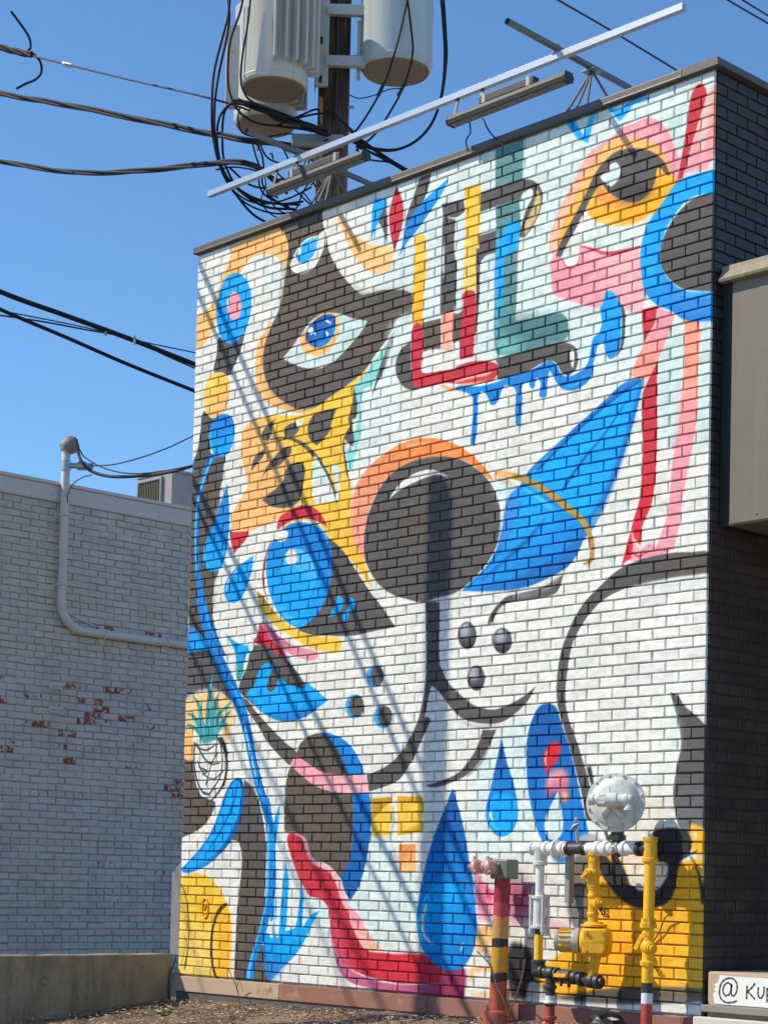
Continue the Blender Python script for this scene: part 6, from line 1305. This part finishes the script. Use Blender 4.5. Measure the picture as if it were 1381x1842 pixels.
MB().tube([(xr_ - .07 + .03 * math.cos(a) * .8, -D0 - .03, rz(1735) + .045 * math.sin(a)) for a in np.linspace(.6, 5.2, 16)], .0028, 5).build('seal_wire', M_cableg, ry)

# red standpipe with hose inlets
sx0 = Q(902, 1650, .15)[0]; sbx = Q(893, 1825, .15)[0]
def sz(y): return Q(898, y, .15)[2]
sp2 = thing('fire_standpipe', (sbx, -.15, gz(sbx, -.15)), 'thick fire standpipe painted red, orange and black with two capped hose inlets', 'standpipe')
M_sp = bands('standpipe_paint', 2, [(-.5, (178, 84, 60)), (sz(1768), (58, 52, 50)), (sz(1752), (206, 150, 40)), (sz(1706), (40, 38, 42)), (sz(1690), (196, 150, 70)), (sz(1668), (204, 138, 80)), (sz(1648), (186, 66, 78)), (sz(1625), (150, 36, 46)), (2, (150, 36, 46))], .5, .04, (120, 44, 40))
MB().tube([(sbx, -.15, -.4), (sx0, -.15, sz(1580))], [.058, .050], 24).build('stand_tube', M_sp, sp2)
MB().lathe((sbx, -.15, sz(1826)), ZU, [(-.2, .088), (0, .088), (.02, .084), (.028, .07), (.06, .066)], 24).build('base_collar', M_sp, sp2)
hd = MB(); hc_ = np.array([sx0 + .015, -.15, sz(1564)]); hd.obox(hc_, XA, YA, ZU, .075, .055, .062); bevel(hd.build('head_box', M_greybox, sp2), .01)
bd = MB(); bd.tube(smooth_path([hc_ + np.array([.0, -.04, .0]), hc_ + np.array([-.08, -.05, .01]), hc_ + np.array([-.19, -.02, .01])], 4), .042, 14); bd.build('inlet_body', M_pinkmetal, sp2)
for (ox, oy, oz), d, rr in (((-.03, -.07, .012), (-.45, -.88, 0), .048), ((-.16, -.05, .012), (-.62, -.78, 0), .047)):
    d = np.array(d); d /= np.linalg.norm(d); q = hc_ + np.array([ox, oy, oz])
    capo = MB().lathe(q, d, [(0, rr * .95), (.02, rr), (.03, rr * 1.1), (.05, rr * 1.1), (.052, rr * .9), (.058, rr * .8), (.07, rr * .3)], 24).build('inlet_cap', M_pinkmetal, sp2)
    for k in range(3):
        a = math.pi / 2 + 2 * math.pi * k / 3; tu = np.cross(d, ZU); e_ = (tu * math.cos(a) + ZU * math.sin(a))
        MB().cyl(q + d * .04 + e_ * rr, q + d * .04 + e_ * (rr + .02), .009, 8).build('cap_lug', M_pinkmetal, capo)
    MB().lathe(q + d * .06, d, [(0, .016), (.02, .013)], 6).build('cap_nut', M_pinkmetal, capo)
MB().sphere(hc_ + np.array([-.085, -.05, .05]), .03, 14, 8, (1, 1, .8)).build('clapper_dome', M_greybox, sp2)

# ---------------------------------------------------------------- ground clutter
lv = MB(); cl_ = random.Random(11)
for k in range(8000):
    x = cl_.uniform(-.3, 5.0); y = -abs(cl_.gauss(0, 1)) * 1.1 - .03
    if y < -3: continue
    z = gz(x, y) + .014 + cl_.uniform(0, .012); a = cl_.uniform(0, 6.3); L = cl_.uniform(.005, .019) * (1.5 if cl_.random() < .1 else 1); w = L * cl_.uniform(.25, .6)
    c, s_ = math.cos(a), math.sin(a); t1_, t2_ = cl_.uniform(-.35, .6), cl_.uniform(-.5, .5)
    pt = [(-L, 0, 0), (0, -w, w * t2_), (L, 0, L * t1_), (0, w, w * .6)]
    lv.add([(x + c * u - s_ * v, y + s_ * u + c * v, z + h_) for u, v, h_ in pt], [(0, 1, 2), (0, 2, 3)])
def mat_litter():
    m, nt, b = newmat('dry_leaf_bits'); P = wpos(nt)
    v_ = N(nt, 'ShaderNodeTexVoronoi'); v_.inputs['Scale'].default_value = 45; nt.links.new(P, v_.inputs['Vector'])
    sp_ = N(nt, 'ShaderNodeSeparateColor'); nt.links.new(v_.outputs['Color'], sp_.inputs[0])
    nt.links.new(ramp(nt, sp_.outputs[0], [(0, lin((66, 50, 38))), (.3, lin((116, 94, 72))), (.6, lin((158, 134, 108))), (.88, lin((202, 184, 158))), (1, lin((226, 214, 196)))]), b.inputs['Base Color'])
    b.inputs['Roughness'].default_value = .9; return m
o = lv.build('leaf_litter', mat_litter()); tag(o, 'dry leaf bits and wood chips scattered along the wall base', 'leaf litter', kind='stuff')
M_stone = plain('pale_stone', (176, 160, 140), .9, var=.25, scale=30)
sm = MB()
for k in range(260):
    x = cl_.uniform(-.1, 3.6); y = -abs(cl_.gauss(0, 1)) * 1.0 - .05; r_ = cl_.uniform(.004, .010)
    sm.sphere((x, y, gz(x, y) + .012), r_, 6, 4, (1.3, 1, .6))
tag(sm.build('pebbles', M_stone), 'small pale pebbles strewn over the soil by the wall', 'pebbles', kind='stuff')
# weed rosette
wc = ground_at(290, 1829); wc[2] += .008
wd = thing('weed', wc, 'small pale green weed growing in the leaf litter near the concrete wall', 'weed')
M_weed = plain('weed_leaf', (158, 172, 116), .6, var=.25, scale=40); 
for k in range(17):
    a = 2.4 * k; L = rnd.uniform(.06, .12); u = np.array([math.cos(a), math.sin(a), 0]); w_ = np.array([-u[1], u[0], 0]); h_ = rnd.uniform(.35, 1.3)
    vs = []; fs = []
    for i, (t, ww) in enumerate(((0, .006), (.3, .014), (.6, .018), (.85, .012), (1, .001))):
        c_ = wc + u * L * t + ZU * L * h_ * (t - .55 * t * t); vs += [c_ - w_ * ww + ZU * ww * .4, c_, c_ + w_ * ww + ZU * ww * .4]
    for i in range(4): fs += [(3 * i, 3 * i + 1, 3 * i + 4, 3 * i + 3), (3 * i + 1, 3 * i + 2, 3 * i + 5, 3 * i + 4)]
    MB().add(vs, fs, True).build('leaf', M_weed, wd)
M_twig = plain('dry_stem', (128, 98, 72), .9, var=.25, scale=40)
def sprig(label, paths, d=.06):
    b0 = wy(*paths[0][0], d); t = thing('dead_stem', b0, label, 'dead plant')
    for pth in paths: MB().tube(smooth_path([wy(a, b, d + .01 * i) for i, (a, b) in enumerate(pth)], 5), [.0045 if len(pth) > 3 else .003] * ((len(pth) - 1) * 5 + 1), 6).build('stem', M_twig, t)
    return t
sprig('dead forked stem standing in front of the base stone below the dark arch', [[(431, 1812), (429, 1795), (426, 1778), (421, 1766)], [(426, 1778), (428, 1770), (431, 1764)], [(423, 1770), (417, 1758), (411, 1742)]])
sprig('long dry vine looping up beside the foot of the fire standpipe', [[(916, 1842), (915, 1826), (918, 1815), (926, 1800), (934, 1775), (941, 1750), (944, 1725)], [(914, 1830), (906, 1800), (896, 1780), (886, 1752), (880, 1735), (858, 1712)], [(886, 1750), (883, 1738), (876, 1728)]], .24)
sprig('thin dry tendril lying against the yellow paint by the riser', [[(1176, 1692), (1186, 1676), (1194, 1655), (1205, 1643)]], .01)
bg_ = thing('rubble_lump', (Q(1093, 1834, .3)[0], -.3, -.2), 'crumpled black lump lying on the ground between drop pipe and riser', 'debris')
lm = MB(); c_ = Q(1093, 1832, .3); lm.sphere((c_[0], c_[1], c_[2] - .03), .10, 16, 10, (1.1, .8, .75))
for i, q in enumerate(lm.v):
    k = 1 + .22 * math.sin(q[0] * 61 + q[2] * 37) * math.sin(q[1] * 53 + q[2] * 71) + rnd.uniform(-.06, .06); lm.v[i] = (c_[0] + (q[0] - c_[0]) * k, c_[1] + (q[1] - c_[1]) * k, c_[2] - .03 + (q[2] - c_[2] + .03) * k)
lm.sm = [False] * len(lm.sm); lm.build('lump', plain('black_plastic', (34, 33, 34), .35, var=.2, bumps=.2), bg_)
